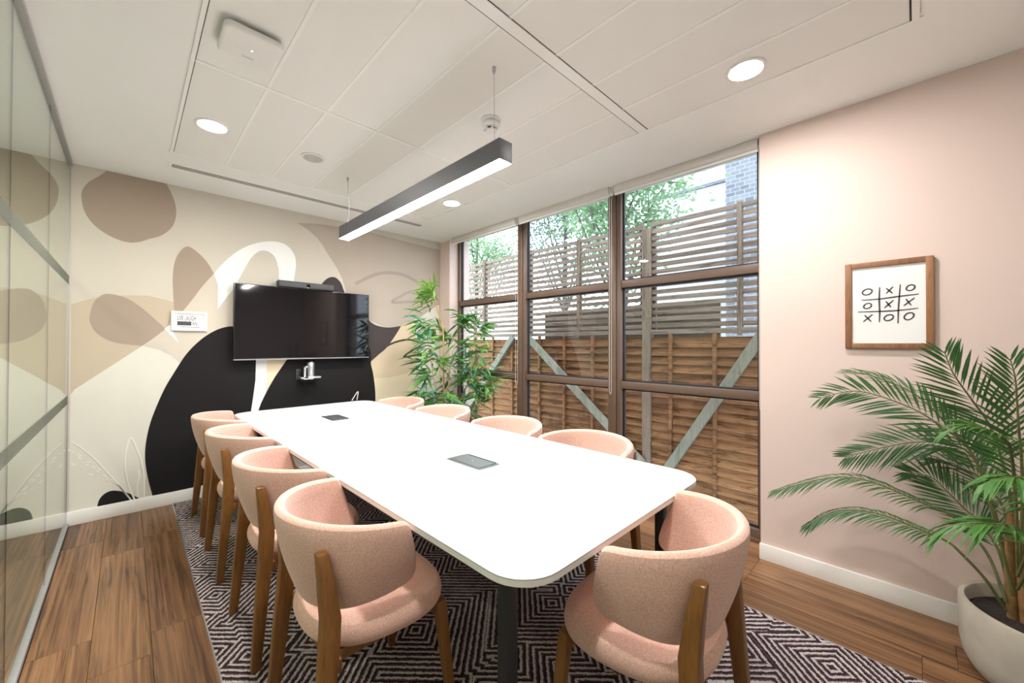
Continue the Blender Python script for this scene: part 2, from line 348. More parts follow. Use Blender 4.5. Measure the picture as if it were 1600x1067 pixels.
# ---- far wall with the painted mural
M['wall'] = mat('mural_beige_ground', (0.575, 0.525, 0.445), 0.85, spec=0.2, noise=(3, 0.012))
wf = struct('wall_far', MB().box((-1.9, 0.0, -0.1), (3.36, 0.12, 2.9)), M['wall'])
MC = dict(brown=(0.35, 0.275, 0.215), white=(0.83, 0.815, 0.79), black=(0.013, 0.0115, 0.012), char=(0.062, 0.05, 0.05),
          taupe=(0.43, 0.365, 0.305), gold=(0.62, 0.50, 0.345), gold2=(0.72, 0.61, 0.43), tan=(0.50, 0.418, 0.315), leafd=(0.36, 0.282, 0.225),
          beige=(0.565, 0.505, 0.42), cream=(0.66, 0.635, 0.555), stroke=(0.35, 0.29, 0.25), line=(0.80, 0.76, 0.71))
MM = {k: mat('mural_' + k, v, 0.82, spec=0.2, noise=(5, 0.02)) for k, v in MC.items()}
SH = {'blob_top': [(0.055, 2.357), (0.058, 2.419), (0.091, 2.49), (0.142, 2.549), (0.185, 2.606), (0.512, 2.613), (0.559, 2.503), (0.579, 2.411), (0.576, 2.328), (0.551, 2.247), (0.49, 2.173), (0.421, 2.133), (0.363, 2.098), (0.297, 2.083), (0.224, 2.102), (0.154, 2.144), (0.102, 2.202), (0.068, 2.274)], 'leaf_up': [(0.653, 2.113), (0.605, 2.063), (0.574, 1.975), (0.562, 1.849), (0.566, 1.712), (0.575, 1.548), (0.609, 1.543), (0.684, 1.667), (0.75, 1.786), (0.832, 1.912), (0.782, 2.006), (0.714, 2.081)], 'swoosh': [(0.86, 1.608), (0.869, 1.721), (0.861, 1.814), (0.833, 1.908), (0.895, 2.008), (0.986, 2.118), (1.094, 2.205), (1.222, 2.261), (1.326, 2.274), (1.403, 2.248), (1.459, 2.178), (1.475, 2.093), (1.468, 2.004), (1.445, 1.825), (1.329, 1.814), (1.333, 1.922), (1.32, 2.053), (1.282, 2.141), (1.222, 2.174), (1.173, 2.164), (1.131, 2.127), (1.089, 2.062), (1.049, 1.973), (1.014, 1.892), (0.968, 1.786)], 'stripe': [(1.148, 1.235), (1.149, 1.041), (1.135, 0.883), (1.114, 0.701), (1.093, 0.555), (1.13, 0.55), (1.169, 0.703), (1.227, 0.858), (1.233, 1.001), (1.232, 1.234)], 'black_left': [(0.999, 1.462), (0.915, 1.451), (0.834, 1.412), (0.744, 1.336), (0.656, 1.223), (0.584, 1.083), (0.515, 0.931), (0.448, 0.723), (0.416, 0.561), (0.408, 0.412), (0.423, 0.258), (0.455, 0.091), (1.096, 0.12), (1.1, 0.554), (1.135, 0.883), (1.149, 1.041), (1.147, 1.288), (1.131, 1.428)], 'black_right': [(1.393, 1.144), (1.304, 0.997), (1.227, 0.84), (1.169, 0.703), (1.13, 0.515), (1.154, 0.371), (2.206, 0.185), (2.275, 0.43), (2.294, 0.642), (2.291, 0.793), (2.268, 0.966), (2.234, 1.107), (2.2, 1.288), (1.829, 1.388), (1.554, 1.326)], 'yellow_mid': [(1.232, 1.234), (1.234, 0.875), (1.304, 0.997), (1.401, 1.158), (1.451, 1.232)], 'charcoal_fin': [(2.133, 1.667), (2.22, 1.565), (2.31, 1.515), (2.449, 1.498), (2.606, 1.521), (2.545, 1.423), (2.426, 1.266), (2.334, 1.19), (2.234, 1.107), (2.136, 1.109)], 'hump': [(1.685, 1.849), (1.719, 1.922), (1.772, 1.982), (1.835, 2.004), (1.89, 1.973), (1.928, 1.901), (1.957, 1.741), (1.721, 1.723)], 'taupe': [(1.481, 2.492), (1.681, 2.525), (1.905, 2.539), (2.25, 2.549), (2.674, 2.527), (3.148, 2.511), (3.153, 1.442), (2.925, 1.659), (2.752, 1.52), (2.602, 1.519), (2.406, 1.504), (2.215, 1.571), (2.214, 1.701), (1.976, 1.8), (1.937, 1.95), (1.88, 2.076), (1.788, 2.213), (1.699, 2.346), (1.596, 2.436)], 'gold_up': [(2.604, 1.522), (2.754, 1.591), (2.79, 1.472), (2.813, 1.207), (2.814, 1.008), (2.684, 0.963), (2.465, 0.923), (2.293, 0.923), (2.206, 0.928), (2.205, 1.11), (2.425, 1.256)], 'gold_low': [(2.206, 0.928), (2.293, 0.923), (2.465, 0.923), (2.684, 0.963), (2.814, 1.008), (2.844, 0.509), (2.3, 0.339), (2.208, 0.581)], 'white_right': [(2.754, 1.587), (2.915, 1.667), (3.072, 1.778), (3.135, 1.809), (3.143, 0.015), (2.879, 0.061), (2.844, 0.509), (2.814, 1.008), (2.808, 1.321)], 'tan_left': [(-0.007, 1.577), (0.074, 1.617), (0.158, 1.654), (0.311, 1.676), (0.415, 1.682), (0.515, 1.66), (0.569, 1.644), (0.575, 1.548), (0.522, 1.423), (0.384, 1.284), (0.03, 0.97), (0.022, 0.949), (0.013, 0.94), (-0.002, 0.941)], 'leaf_left': [(0.102, 1.496), (0.112, 1.571), (0.133, 1.628), (0.176, 1.672), (0.238, 1.672), (0.311, 1.643), (0.387, 1.577), (0.466, 1.488), (0.522, 1.423), (0.457, 1.354), (0.384, 1.287), (0.323, 1.293), (0.231, 1.312), (0.169, 1.349), (0.126, 1.398), (0.104, 1.459)], 'beige_mid': [(0.389, 1.284), (0.522, 1.421), (0.572, 1.575), (0.62, 1.544), (0.684, 1.667), (0.75, 1.786), (0.832, 1.909), (0.859, 1.798), (0.868, 1.696), (0.86, 1.601), (0.967, 1.832), (1.011, 1.814), (1.014, 1.422), (0.623, 1.134), (0.559, 1.205), (0.478, 1.257)], 'sliver': [(0.514, 1.425), (0.549, 1.458), (0.558, 1.424), (0.603, 1.312)], 'cream_low': [(-0.002, 0.945), (0.03, 0.97), (0.384, 1.284), (0.478, 1.257), (0.559, 1.205), (0.618, 1.148), (0.481, 0.763), (0.362, -0.135), (0.007, -0.139)], 'blob_low': [(0.151, 0.097), (0.163, 0.15), (0.192, 0.185), (0.233, 0.195), (0.29, 0.171), (0.332, 0.141), (0.375, 0.099), (0.375, 0.078)]}
ST = {'leaf_line': ([(0.351, 0.095), (0.321, 0.203), (0.304, 0.295), (0.297, 0.385), (0.303, 0.487), (0.328, 0.578), (0.367, 0.467), (0.391, 0.365), (0.404, 0.242), (0.405, 0.103)], 0.01), 'leaf_line_in': ([(0.371, 0.321), (0.377, 0.271), (0.366, 0.207), (0.369, 0.113)], 0.009), 'stem': ([(0.019, 0.604), (0.078, 0.535), (0.141, 0.446), (0.201, 0.34), (0.258, 0.241), (0.332, 0.097)], 0.008), 'stem2': ([(0.177, 0.3), (0.217, 0.269), (0.258, 0.233), (0.311, 0.132), (0.327, 0.102)], 0.006), 'dashes': [[(0.048, 0.506), (0.071, 0.488)], [(0.055, 0.484), (0.071, 0.463)], [(0.076, 0.441), (0.086, 0.435)], [(0.098, 0.44), (0.115, 0.43)], [(0.122, 0.404), (0.139, 0.383)], [(0.142, 0.368), (0.161, 0.353)], [(0.176, 0.328), (0.196, 0.306)], [(0.02, 0.443), (0.039, 0.428)], [(0.108, 0.351), (0.127, 0.336)], [(0.149, 0.313), (0.162, 0.305)], [(0.177, 0.289), (0.192, 0.277)], [(0.212, 0.291), (0.232, 0.272)], [(0.022, 0.525), (0.036, 0.522)], [(0.093, 0.42), (0.105, 0.414)], [(0.156, 0.379), (0.166, 0.366)], [(0.006, 0.545), (0.015, 0.536)]], 'arc1': ([(2.061, 1.955), (2.2, 2.043), (2.327, 2.102), (2.478, 2.131), (2.657, 2.121), (2.826, 2.058), (2.958, 1.984), (3.026, 1.908)], 0.035), 'arc2': ([(3.026, 1.928), (2.869, 1.948), (2.72, 1.934), (2.598, 1.87), (2.49, 1.792), (2.721, 1.816), (2.936, 1.838)], 0.03), 'dark1': ([(2.259, 1.144), (2.332, 1.212), (2.444, 1.292), (2.581, 1.343), (2.723, 1.359), (2.873, 1.321)], 0.022), 'dark2': ([(2.873, 1.283), (2.745, 1.226), (2.646, 1.157), (2.745, 1.166), (2.873, 1.197)], 0.022)}
def clip_poly(poly):
    out = []
    def cut(pts, inside, inter):
        r = []
        for i in range(len(pts)):
            a, b = pts[i-1], pts[i]
            if inside(b):
                if not inside(a): r.append(inter(a, b))
                r.append(b)
            elif inside(a): r.append(inter(a, b))
        return r
    def ix(x): return lambda a, b: (x, a[1] + (b[1]-a[1])*(x-a[0])/(b[0]-a[0]))
    def iz(z): return lambda a, b: (a[0] + (b[0]-a[0])*(z-a[1])/(b[1]-a[1]), z)
    p = cut(poly, lambda q: q[0] >= 0.012, ix(0.012)); p = cut(p, lambda q: q[0] <= W-0.001, ix(W-0.001))
    p = cut(p, lambda q: q[1] <= H-0.0005, iz(H-0.0005)); p = cut(p, lambda q: q[1] >= 0.09, iz(0.09)); return p
def paint(pts, m, layer, closed=True, smooth=True):
    if smooth:
        pts = [(v.x, v.y) for v in spline([(a, b, 0) for a, b in pts], 5, True)]
    pts = clip_poly(pts)
    d = 0.0004*layer
    bm = bmesh.new(); vs = [bm.verts.new((x, -d, z)) for x, z in pts]
    f = bm.faces.new(vs); bmesh.ops.triangulate(bm, faces=[f])
    bmesh.ops.solidify(bm, geom=list(bm.faces), thickness=0.0002)
    me = bpy.data.meshes.new('mural_shape'); bm.to_mesh(me); bm.free(); me.materials.append(m)
    o = bpy.data.objects.new('mural_shape', me); COL.objects.link(o); o.parent = wf; return o
def stroke(pts, w, m, layer):
    P = spline([(a, 0, b) for a, b in pts], 6); k = len(P); a = []; b = []
    for i, p in enumerate(P):
        d = (P[min(i+1, k-1)]-P[max(i-1, 0)]).normalized(); n = Vector((-d.z, 0, d.x))
        a.append(p+n*w/2); b.append(p-n*w/2)
    y = -0.0004*layer; mb = MB(); mb.v = [(q.x, y, max(q.z, 0.09)) for q in a+b]
    mb.f = [(i, i+1, k+i+1, k+i) for i in range(k-1)]
    o = obj('mural_line', mb, m, wf); return o
# corners that must stay sharp are entered as straight-edged outlines with dense points
paint(SH['cream_low'], MM['cream'], 1, smooth=False)
paint(SH['tan_left'], MM['tan'], 2, smooth=False)
paint(SH['beige_mid'], MM['beige'], 2, smooth=False)
def semi(pts, sharp):
    """closed outline, smooth except at the given corner indices"""
    n = len(pts); out = []; idx = sorted(sharp)
    for a, b in zip(idx, idx[1:]+[idx[0]+n]):
        seg = [pts[i % n] for i in range(a, b+1)]
        if len(seg) == 2: out.append(seg[0]); continue
        out += [(v.x, v.y) for v in spline([(p, q, 0) for p, q in seg], 5)][:-1]
    return out
paint(semi(SH['blob_top'], [4, 5]), MM['brown'], 1, smooth=False)
paint(semi(SH['leaf_up'], [5, 6, 9]), MM['brown'], 4, smooth=False)
paint(semi(SH['swoosh'], [0, 3, 13, 14, 15, 24]), MM['white'], 4, smooth=False)
paint(semi(SH['leaf_left'], [8, 10]), MM['leafd'], 4, smooth=False)
paint(SH['sliver'], MM['white'], 5, smooth=False)
paint(semi(SH['taupe'], [0, 5, 6, 7, 9, 11, 12, 13]), MM['taupe'], 2, smooth=False)
paint(semi(SH['gold_up'], [0, 1, 4, 7, 8, 9]), MM['gold'], 3, smooth=False)
paint(semi(SH['gold_low'], [0, 1, 4, 5, 6, 7]), MM['gold2'], 3, smooth=False)
paint(semi(SH['white_right'], [0, 3, 4, 5]), MM['cream'], 4, smooth=False)
paint(semi(SH['charcoal_fin'], [0, 4, 8, 9]), MM['char'], 5, smooth=False)
paint(SH['hump'], MM['char'], 5)
paint(semi(SH['black_left'], [0, 11, 12, 16]), MM['black'], 6, smooth=False)
paint(semi(SH['black_right'], [0, 5, 6]), MM['black'], 6, smooth=False)
paint(SH['yellow_mid'], MM['gold2'], 7, smooth=False)
paint(semi(SH['stripe'], [0, 4, 5, 9]), MM['white'], 8, smooth=False)
paint(semi(SH['blob_low'], [0, 6, 7]), MM['black'], 6, smooth=False)
for k in ('leaf_line', 'leaf_line_in', 'stem', 'stem2'): stroke(ST[k][0], ST[k][1], MM['line'], 9)
for d in ST['dashes']: stroke(d, 0.008, MM['line'], 9)
for k in ('arc1', 'arc2'): stroke(ST[k][0], ST[k][1], MM['stroke'], 9)
for k in ('dark1', 'dark2'): stroke(ST[k][0], ST[k][1], MM['char'], 9)
stroke([(2.03, 0.70), (2.095, 0.790), (2.085, 0.70)], 0.010, MM['line'], 9)
struct('baseboard_far', MB().box((0.0, -0.014, 0.0), (W, 0.0, 0.098)), M['skirt'], bevel=0.002)

# ---- right side: pier by the far corner, pink wall, back wall
struct('wall_right', MB().box((XP, YB, -0.1), (3.50, YP, 2.62)), M['pink'])
struct('baseboard_right', MB().box((XP-0.015, YB, 0.0), (XP, YP+0.004, 0.095)), M['skirt'], bevel=0.002)
struct('wall_pier', MB().box((W, -0.20, -0.1), (3.46, 0.0, 2.62)), M['pink'])
M['backw'] = mat('taupe_back_wall', (0.55, 0.51, 0.48), 0.85, spec=0.2, noise=(3, 0.02))
struct('wall_back', MB().box((-1.9, YB-0.12, -0.1), (3.5, YB, 2.9)), M['backw'])
struct('wall_corridor', MB().box((-1.9, YB, -0.1), (-1.6, 0.0, 2.9)), M['corr'])
struct('floor_corridor', MB().box((-1.6, YB, -0.012), (-0.03, 0.0, 0.0)), M['corrf'])
struct('wall_lintel', MB().box((3.285, -5.4, 2.66), (3.50, 0.0, 2.9)), M['white'])

# ---- ceiling: plaster border around a sunken field of metal tiles
IX0, IX1, IY0, IY1 = 0.488, 2.552, -4.262, -0.722
ce = MB()
ce.box((-1.6, YB, H), (IX0, 0.0, H+0.02)); ce.box((IX1, YB, H), (3.285, 0.0, H+0.02))
ce.box((IX0, IY1, H), (IX1, 0.0, H+0.02)); ce.box((IX0, YB, H), (IX1, IY0, H+0.02))
ce.box((-1.9, YB-0.1, H+0.05), (3.30, 0.1, H+0.30))
cl = struct('ceiling', ce, M['ceil'])
ZT = H+0.012
obj('edge_channel', MB().box((IX0, IY0, H+0.004), (IX0+0.010, IY1, H+0.03)), M['tile'], cl)
obj('edge_channel', MB().box((IX0+0.010, IY0, H-0.002), (IX0+0.026, IY1, H+0.03)), M['tbar'], cl)
obj('edge_channel', MB().box((IX0, IY0, H+0.004), (IX1, IY0+0.012, H+0.03)), M['tile'], cl)
obj('edge_channel', MB().box((IX0, IY0+0.012, H-0.002), (IX1, IY0+0.034, H+0.03)), M['tbar'], cl)
obj('edge_channel', MB().box((IX1-0.012, IY0, H-0.001), (IX1, IY1, H+0.03)), M['tbar'], cl)
obj('edge_channel', MB().box((IX0, IY1-0.010, H-0.001), (IX1, IY1, H+0.03)), M['tbar'], cl)
xs = [0.516 + 0.2892*i for i in range(8)]
rows = [(-1.920, -0.732), (-3.048, -1.946), (-4.222, -3.112)]
for (ya, yb) in rows:
    for i in range(7):
        obj('ceiling_tile', MB().box((xs[i]+0.001, ya-0.001, ZT-0.008), (xs[i+1]-0.001, yb+0.001, ZT+0.02)), M['tile'], cl)
    for i in range(1, 7):
        obj('grid_bar', MB().box((xs[i]-0.0075, ya, ZT-0.0105), (xs[i]+0.0075, yb, ZT+0.02)), M['tbar'], cl)
obj('grid_bar', MB().box((xs[0], -1.944, ZT-0.012), (xs[7], -1.922, ZT+0.02)), M['tbar'], cl, bevel=0.002, seg=1)
obj('grid_bar', MB().box((xs[0], -3.108, ZT-0.012), (xs[7], -3.052, ZT+0.02)), M['tbar'], cl, bevel=0.002, seg=1)
for yy in (-3.0500, -3.1100):
    obj('shadow_line', MB().box((xs[0], yy-0.0018, ZT-0.009), (xs[7], yy+0.0018, ZT+0.02)), M['gap'], cl)
obj('shadow_line', MB().box((xs[0]-0.001, -4.22, ZT-0.0105), (xs[0]+0.0015, -0.74, ZT+0.02)), M['gap'], cl)
obj('shadow_line', MB().box((xs[0], -4.230, ZT-0.0105), (xs[7], -4.222, ZT+0.02)), M['gap'], cl)

# linear slot diffuser in the plaster border by the mural
vr = thing('slot_diffuser', 'long white ceiling air vent with three dark slots along the mural wall', 'air vent', (1.55, -0.475, H-0.006))
obj('vent_frame', MB().box((0.500, -0.515, H-0.004), (2.60, -0.435, H)), M['tbar'], vr, bevel=0.001)
for yy in (-0.498, -0.475, -0.452):
    obj('slot', MB().box((0.522, yy-0.0034, H-0.006), (2.578, yy+0.0034, H-0.003)), M['gap'], vr)

# ---- glass partition on the left
gw = struct('wall_left', MB().box((-0.022, YB, 0.0), (0.012, 0.0, 0.022)).box((-0.016, YB, 0.022), (-0.010, 0.0, 0.03)), M['steel'], bevel=0.002)
obj('top_channel', MB().box((-0.020, YB, H-0.022), (0.014, 0.0, H)), M['steel'], gw, bevel=0.002)
obj('wall_channel', MB().box((-0.014, -0.014, 0.02), (0.002, 0.0, H-0.02)), M['steel'], gw, bevel=0.002)
seams = [-0.014, -1.005, -1.960, -2.93, -3.90, -4.87, YB]
for a, b in zip(seams, seams[1:]):
    obj('glass_panel', MB().box((-0.003, b+0.002, 0.015), (0.000, a-0.002, H-0.012)), M['glass'], gw)
    if b > -5: obj('joint_seal', MB().box((-0.003, b-0.002, 0.022), (0.0, b+0.002, H-0.022)), M['gasket'], gw)
for z0, z1 in ((1.725, 1.785), (0.872, 0.932)):
    obj('safety_film_strip', MB().box((0.0002, YB, z0), (0.0008, -0.016, z1)), M['film'], gw)

# ---- window wall
wn = struct('window_1', MB().box((XW, -3.70, 0.0), (XW+0.07, -0.2, 0.085)), M['frame'], bevel=0.003)
ym = [-0.215, -1.325, -2.437, -3.560]; hw = [0.022, 0.062, 0.062, 0.05]
for y, h in zip(ym, hw):
    obj('mullion', MB().box((XW, y-h, 0.085), (XW+0.07, y+h, 2.66)), M['frame'], wn, bevel=0.003)
    if h > 0.06:
        obj('mullion_cap', MB().box((XW-0.012, y-0.022, 0.0), (XW+0.01, y+0.022, 2.60)), M['frame'], wn, bevel=0.002)
ZR = [(0.935, 0.995), (1.785, 1.845)]
for i in range(3):
    a, b = ym[i]-hw[i], ym[i+1]+hw[i+1]
    for z0, z1 in ZR: obj('transom', MB().box((XW+0.006, b, z0), (XW+0.07, a, z1)), M['frame'], wn, bevel=0.003)
    obj('head_rail', MB().box((XW+0.006, b, 2.615), (XW+0.07, a, 2.66)), M['frame'], wn, bevel=0.003)
    for z0, z1 in ((0.085, 0.935), (0.995, 1.785), (1.845, 2.615)):
        p = obj('pane', MB().box((XW+0.040, b+0.004, z0+0.004), (XW+0.046, a-0.004, z1-0.004)), M['pane'], wn)
        g = 0.013
        gm = MB().box((XW+0.034, b, z0), (XW+0.052, b+g, z1)).box((XW+0.034, a-g, z0), (XW+0.052, a, z1)).box((XW+0.034, b, z0), (XW+0.052, a, z0+g)).box((XW+0.034, b, z1-g), (XW+0.052, a, z1))
        obj('gasket', gm, M['gasket'], wn)
obj('sill', MB().box((XW-0.015, -3.56, 0.004), (XW+0.02, -0.2, 0.03)), M['frame'], wn, bevel=0.003)

# ================================================================== OUTSIDE
struct('ground', MB().box((3.50, -9, -1.0), (16, 9, -0.78)), M['ground'])
br = struct('wall_exterior', MB().box((3.37, -0.046, -0.78), (3.478, 0.35, 2.9)), M['mortar'])
z = -0.775; r = 0
while z < 2.85:
    x0 = 3.362 if r % 2 else 3.362
    segs = ((3.362, 3.485),) if r % 2 else ((3.362, 3.420), (3.428, 3.485))
    for a, b in segs: obj('brick', MB().box((a, -0.058, z), (b, 0.04, z+0.066)), M['brick'], br, bevel=0.003, seg=1)
    z += 0.0755; r += 1

fz = thing('timber_fence', 'tall timber fence of lapped boards topped with horizontal slats outside the window', 'fence', (4.6, -1.1, -0.78))
XF = 4.6; posts = [1.76, -0.16, -2.08, -4.00]
for p in posts:
    obj('post', MB().box((XF-0.05, p-0.052, -0.78), (XF+0.05, p+0.052, 2.64)), M['tpost'], fz, bevel=0.006, seg=1)
rd = random.Random(5)
for pa, pb in zip(posts, posts[1:]):
    a, b = pa-0.054, pb+0.054
    n = 0; z = -0.755
    while z < 1.34:
        t = 0.014+rd.random()*0.006; dz = rd.uniform(-0.006, 0.006)
        mb = MB(); x0 = XF-0.012
        mb.add([(x0-0.026, b, z+dz), (x0-0.026, a, z-dz), (x0+t-0.022, a, z-dz), (x0+t-0.022, b, z+dz),
                (x0+0.012, b, z+0.108), (x0+0.012, a, z+0.108), (x0+0.012+t*0.6, a, z+0.108), (x0+0.012+t*0.6, b, z+0.108)],
               [(0,1,2,3),(7,6,5,4),(0,4,5,1),(1,5,6,2),(2,6,7,3),(3,7,4,0)])
        obj('lap_board', mb, M['lap'], fz); z += 0.0925
    for k in range(1, 5):
        y = a + (b-a)*(k-0.5)/4
        obj('batten', MB().box((XF-0.056, y-0.017, -0.76), (XF-0.020, y+0.017, 1.43)), M['lap'], fz, bevel=0.002, seg=1)
    obj('capping_rail', MB().box((XF-0.045, b, 1.425), (XF+0.03, a, 1.475)), M['slat'], fz, bevel=0.003, seg=1)
    for k in range(16):
        zz = 1.495 + k*0.0768; w = rd.uniform(-0.004, 0.004)
        obj('slat', MB().box((XF-0.022, b, zz+w), (XF-0.004, a, zz+0.047+w)), M['slat'], fz, bevel=0.002, seg=1)
    for k in range(3):
        y = a-0.02 + (b-a+0.04)*k/2
        obj('slat_upright', MB().box((XF-0.004, y-0.02, 1.475), (XF+0.03, y+0.02, 2.72)), M['tpost'], fz)
        if k == 1: obj('slat_upright', MB().box((XF-0.048, y-0.018, 1.40), (XF-0.022, y+0.018, 2.70)), M['tpost'], fz)
for a, b in (((-0.24, 1.43), (-2.06, -0.05)), ((-3.26, 1.43), (-2.10, -0.45)), ((0.05, 1.43), (1.68, -0.35))):
    obj('diagonal_brace', MB().bar((XF-0.09, a[0], a[1]), (XF-0.09, b[0], b[1]), 0.095, 0.045, upv=(1,0,0)), M['brace'], fz, bevel=0.004, seg=1)
# close-boarded fence behind the slats
f2 = thing('board_fence', 'lower close-boarded fence standing behind the slatted fence', 'fence', (4.95, -1.6, -0.78))
for k in range(15):
    z0 = -0.78 + k*0.172
    obj('board', MB().box((4.93, -2.75, z0), (4.955, -0.22, z0+0.165)), M['slat'], f2, bevel=0.003, seg=1)
for y in (-2.6, -1.5, -0.4): obj('post', MB().box((4.955, y-0.05, -0.78), (5.03, y+0.05, 1.80)), M['tpost'], f2)

def leafquad(mb, p, d, n, L, w):
    d = d.normalized(); s = d.cross(n)
    s = s.normalized() if s.length > 1e-4 else d.orthogonal().normalized()
    mb.add([p, p+d*L*0.45+s*w, p+d*L, p+d*L*0.45-s*w], [(0,1,2,3)])
def tree(name, label, base, top, rad, n, m, seed, leafL=0.11, flat=0.75):
    rd = random.Random(seed); t = thing(name, label, 'tree', base)
    b = Vector(base); c = Vector(top)
    trunk = spline([b, b+(c-b)*0.5+Vector((0.1, 0.15, 0)), c+Vector((0, 0, rad*0.5))], 6)
    k = len(trunk)
    obj('trunk', MB().tube(trunk, [0.11*(1-0.8*i/k) for i in range(k)], 8), M['bark'], t, smooth=True)
    lm = MB()
    for j in range(16):
        ph = rd.uniform(0, 6.28); el = rd.uniform(-0.3, 0.8)
        e = c + Vector((math.cos(ph)*math.cos(el), math.sin(ph)*math.cos(el), math.sin(el)*flat))*rad*rd.uniform(0.75, 1.1)
        s = trunk[int(k*rd.uniform(0.45, 0.9))]
        mid = s.lerp(e, 0.5) + Vector((rd.uniform(-.2,.2), rd.uniform(-.2,.2), rd.uniform(0.0, 0.3)))
        P = spline([s, mid, e], 5)
        obj('branch', MB().tube(P, [0.03*(1-0.85*i/len(P)) for i in range(len(P))], 5), M['bark'], t, smooth=True)
        for q in range(n//16):
            f = rd.random()**0.6; o = P[int(f*(len(P)-1))]
            o = o + Vector((rd.gauss(0,1), rd.gauss(0,1), rd.gauss(0,0.7)))*rad*0.22
            d = Vector((rd.uniform(-1,1), rd.uniform(-1,1), rd.uniform(-0.9,0.3)))
            nn = Vector((rd.uniform(-1,1), rd.uniform(-1,1), rd.uniform(0.2,1)))
            leafquad(lm, o, d, nn, leafL*rd.uniform(0.7,1.3), leafL*0.23)
    f = obj('foliage', lm, m, t); f['kind'] = 'stuff'
    return t
tree('garden_tree', 'light green tree whose branches hang over the slatted fence', (6.6, -0.9, -0.78), (6.5, -0.6, 3.9), 1.25, 5200, M['tleaf'], 3)
tree('garden_tree', 'dark blue-green tree behind the middle of the fence', (8.4, 2.0, -0.78), (8.2, 1.9, 4.9), 1.3, 4800, M['tleafd'], 4)
tree('garden_tree', 'bushy green tree at the far left end of the fence', (9.2, 6.8, -0.78), (9.0, 6.4, 4.7), 1.5, 5600, M['tleaf'], 6)
bt = thing('brick_tower', 'pale grey brick tower rising above the fence at the right', 'building', (13, -2.2, -0.78))
obj('brickwork', MB().box((12, -4.6, -0.78), (15, -0.62, 14)), M['tower'], bt)
obj('parapet', MB().box((11.9, -4.7, 14), (15.1, -0.52, 14.3)), M['render'], bt)
wb = thing('rendered_house', 'white rendered house beside the brick tower beyond the trees', 'building', (15.5, 1.0, -0.78))
obj('wall', MB().box((14.0, -0.6, -0.78), (17.0, 2.6, 9.5)), M['render'], wb)
obj('roof', MB().box((13.8, -0.6, 9.5), (17.2, 2.8, 9.8)), M['tower'], wb)
obj('string_course', MB().box((13.93, -0.6, 6.55), (14.0, 2.6, 6.64)), M['tower'], wb)
for yy in (0.5, 1.7): obj('window', MB().box((13.97, yy-0.4, 7.2), (14.02, yy+0.4, 8.6)), M['darkwin'], wb)
# ================================================================== TABLE
TA = math.radians(0.75)
tb = thing('conference_table', 'long white rectangular meeting table with rounded corners', 'table', (1.487, -2.0, 0.0), TA)
TL, TW, TZ = 3.22, 1.122, 0.745
def rrect(hx, hy, r, n=8):
    out = []
    for cx, cy, a0 in ((hx-r, hy-r, 0), (-hx+r, hy-r, 90), (-hx+r, -hy+r, 180), (hx-r, -hy+r, 270)):
        for i in range(n+1):
            t = math.radians(a0+90*i/n); out.append((cx+r*math.cos(t), cy+r*math.sin(t)))
    return out
obj('tabletop', MB().prism(rrect(TW/2, TL/2, 0.12), 2, TZ-0.004, TZ), M['laminate'], tb, bevel=0.001, seg=1)
ed = MB(); o1 = rrect(TW/2, TL/2, 0.12); o2 = rrect(TW/2-0.018, TL/2-0.018, 0.105); n = len(o1)
ed.add([(x, y, TZ-0.004) for x, y in o1]+[(x, y, TZ-0.020) for x, y in o1]+[(x, y, TZ-0.030) for x, y in o2],
       [(i, (i+1)%n, n+(i+1)%n, n+i) for i in range(n)]+[(n+i, n+(i+1)%n, 2*n+(i+1)%n, 2*n+i) for i in range(n)]+[tuple(range(2*n, 3*n))])
obj('edge_band', ed, M['edge'], tb, smooth=True)
for sx in (-1, 1):
    for sy in (-1, 1):
        x, y = sx*0.468, sy*1.46
        obj('leg', MB().box((x-0.02, y-0.02, 0.02), (x+0.02, y+0.02, TZ-0.03)), M['black'], tb, bevel=0.003)
        obj('foot', MB().lathe([(0.026, 0.0), (0.026, 0.02)], (x, y, 0.006), 16), M['black'], tb)
    obj('side_rail', MB().box((sx*0.475-0.02, -1.44, TZ-0.085), (sx*0.475+0.02, 1.44, TZ-0.03)), M['black'], tb, bevel=0.002)
for sy in (-1.46, 0, 1.46):
    obj('cross_rail', MB().box((-0.455, sy-0.02, TZ-0.085), (0.455, sy+0.02, TZ-0.03)), M['black'], tb, bevel=0.002)
obj('cable_tray', MB().box((-0.12, -1.1, TZ-0.19), (0.12, 1.1, TZ-0.18)).box((-0.12, -1.1, TZ-0.18), (-0.115, 1.1, TZ-0.10)).box((0.115, -1.1, TZ-0.18), (0.12, 1.1, TZ-0.10)), M['black'], tb)
M['flap'] = mat('graphite_flap', (0.13, 0.14, 0.14), 0.35, metal=0.6, noise=(150, 0.06))
def power_box(c, label):
    t = thing('power_module', label, 'power socket', (c[0], c[1], TZ), TA)
    obj('rim', MB().prism(rrect(0.064, 0.124, 0.008, 3), 2, 0.0, 0.003), M['flap'], t, bevel=0.001, seg=1)
    obj('flap', MB().box((-0.052, -0.108, 0.003), (0.050, 0.108, 0.0055)), M['flap'], t, bevel=0.001, seg=1)
    obj('brush_strip', MB().box((0.052, -0.100, 0.003), (0.060, 0.100, 0.006)), M['black'], t)
    obj('badge', MB().lathe([(0.005, 0), (0.005, 0.0006)], (0.0, 0.0, 0.0055), 12), M['silver'], t)
    return t
power_box((1.481, -2.760), 'grey flip-up power module in the table top nearer the camera')
power_box((1.432, -1.160), 'dark flip-up power module in the table top nearer the television')

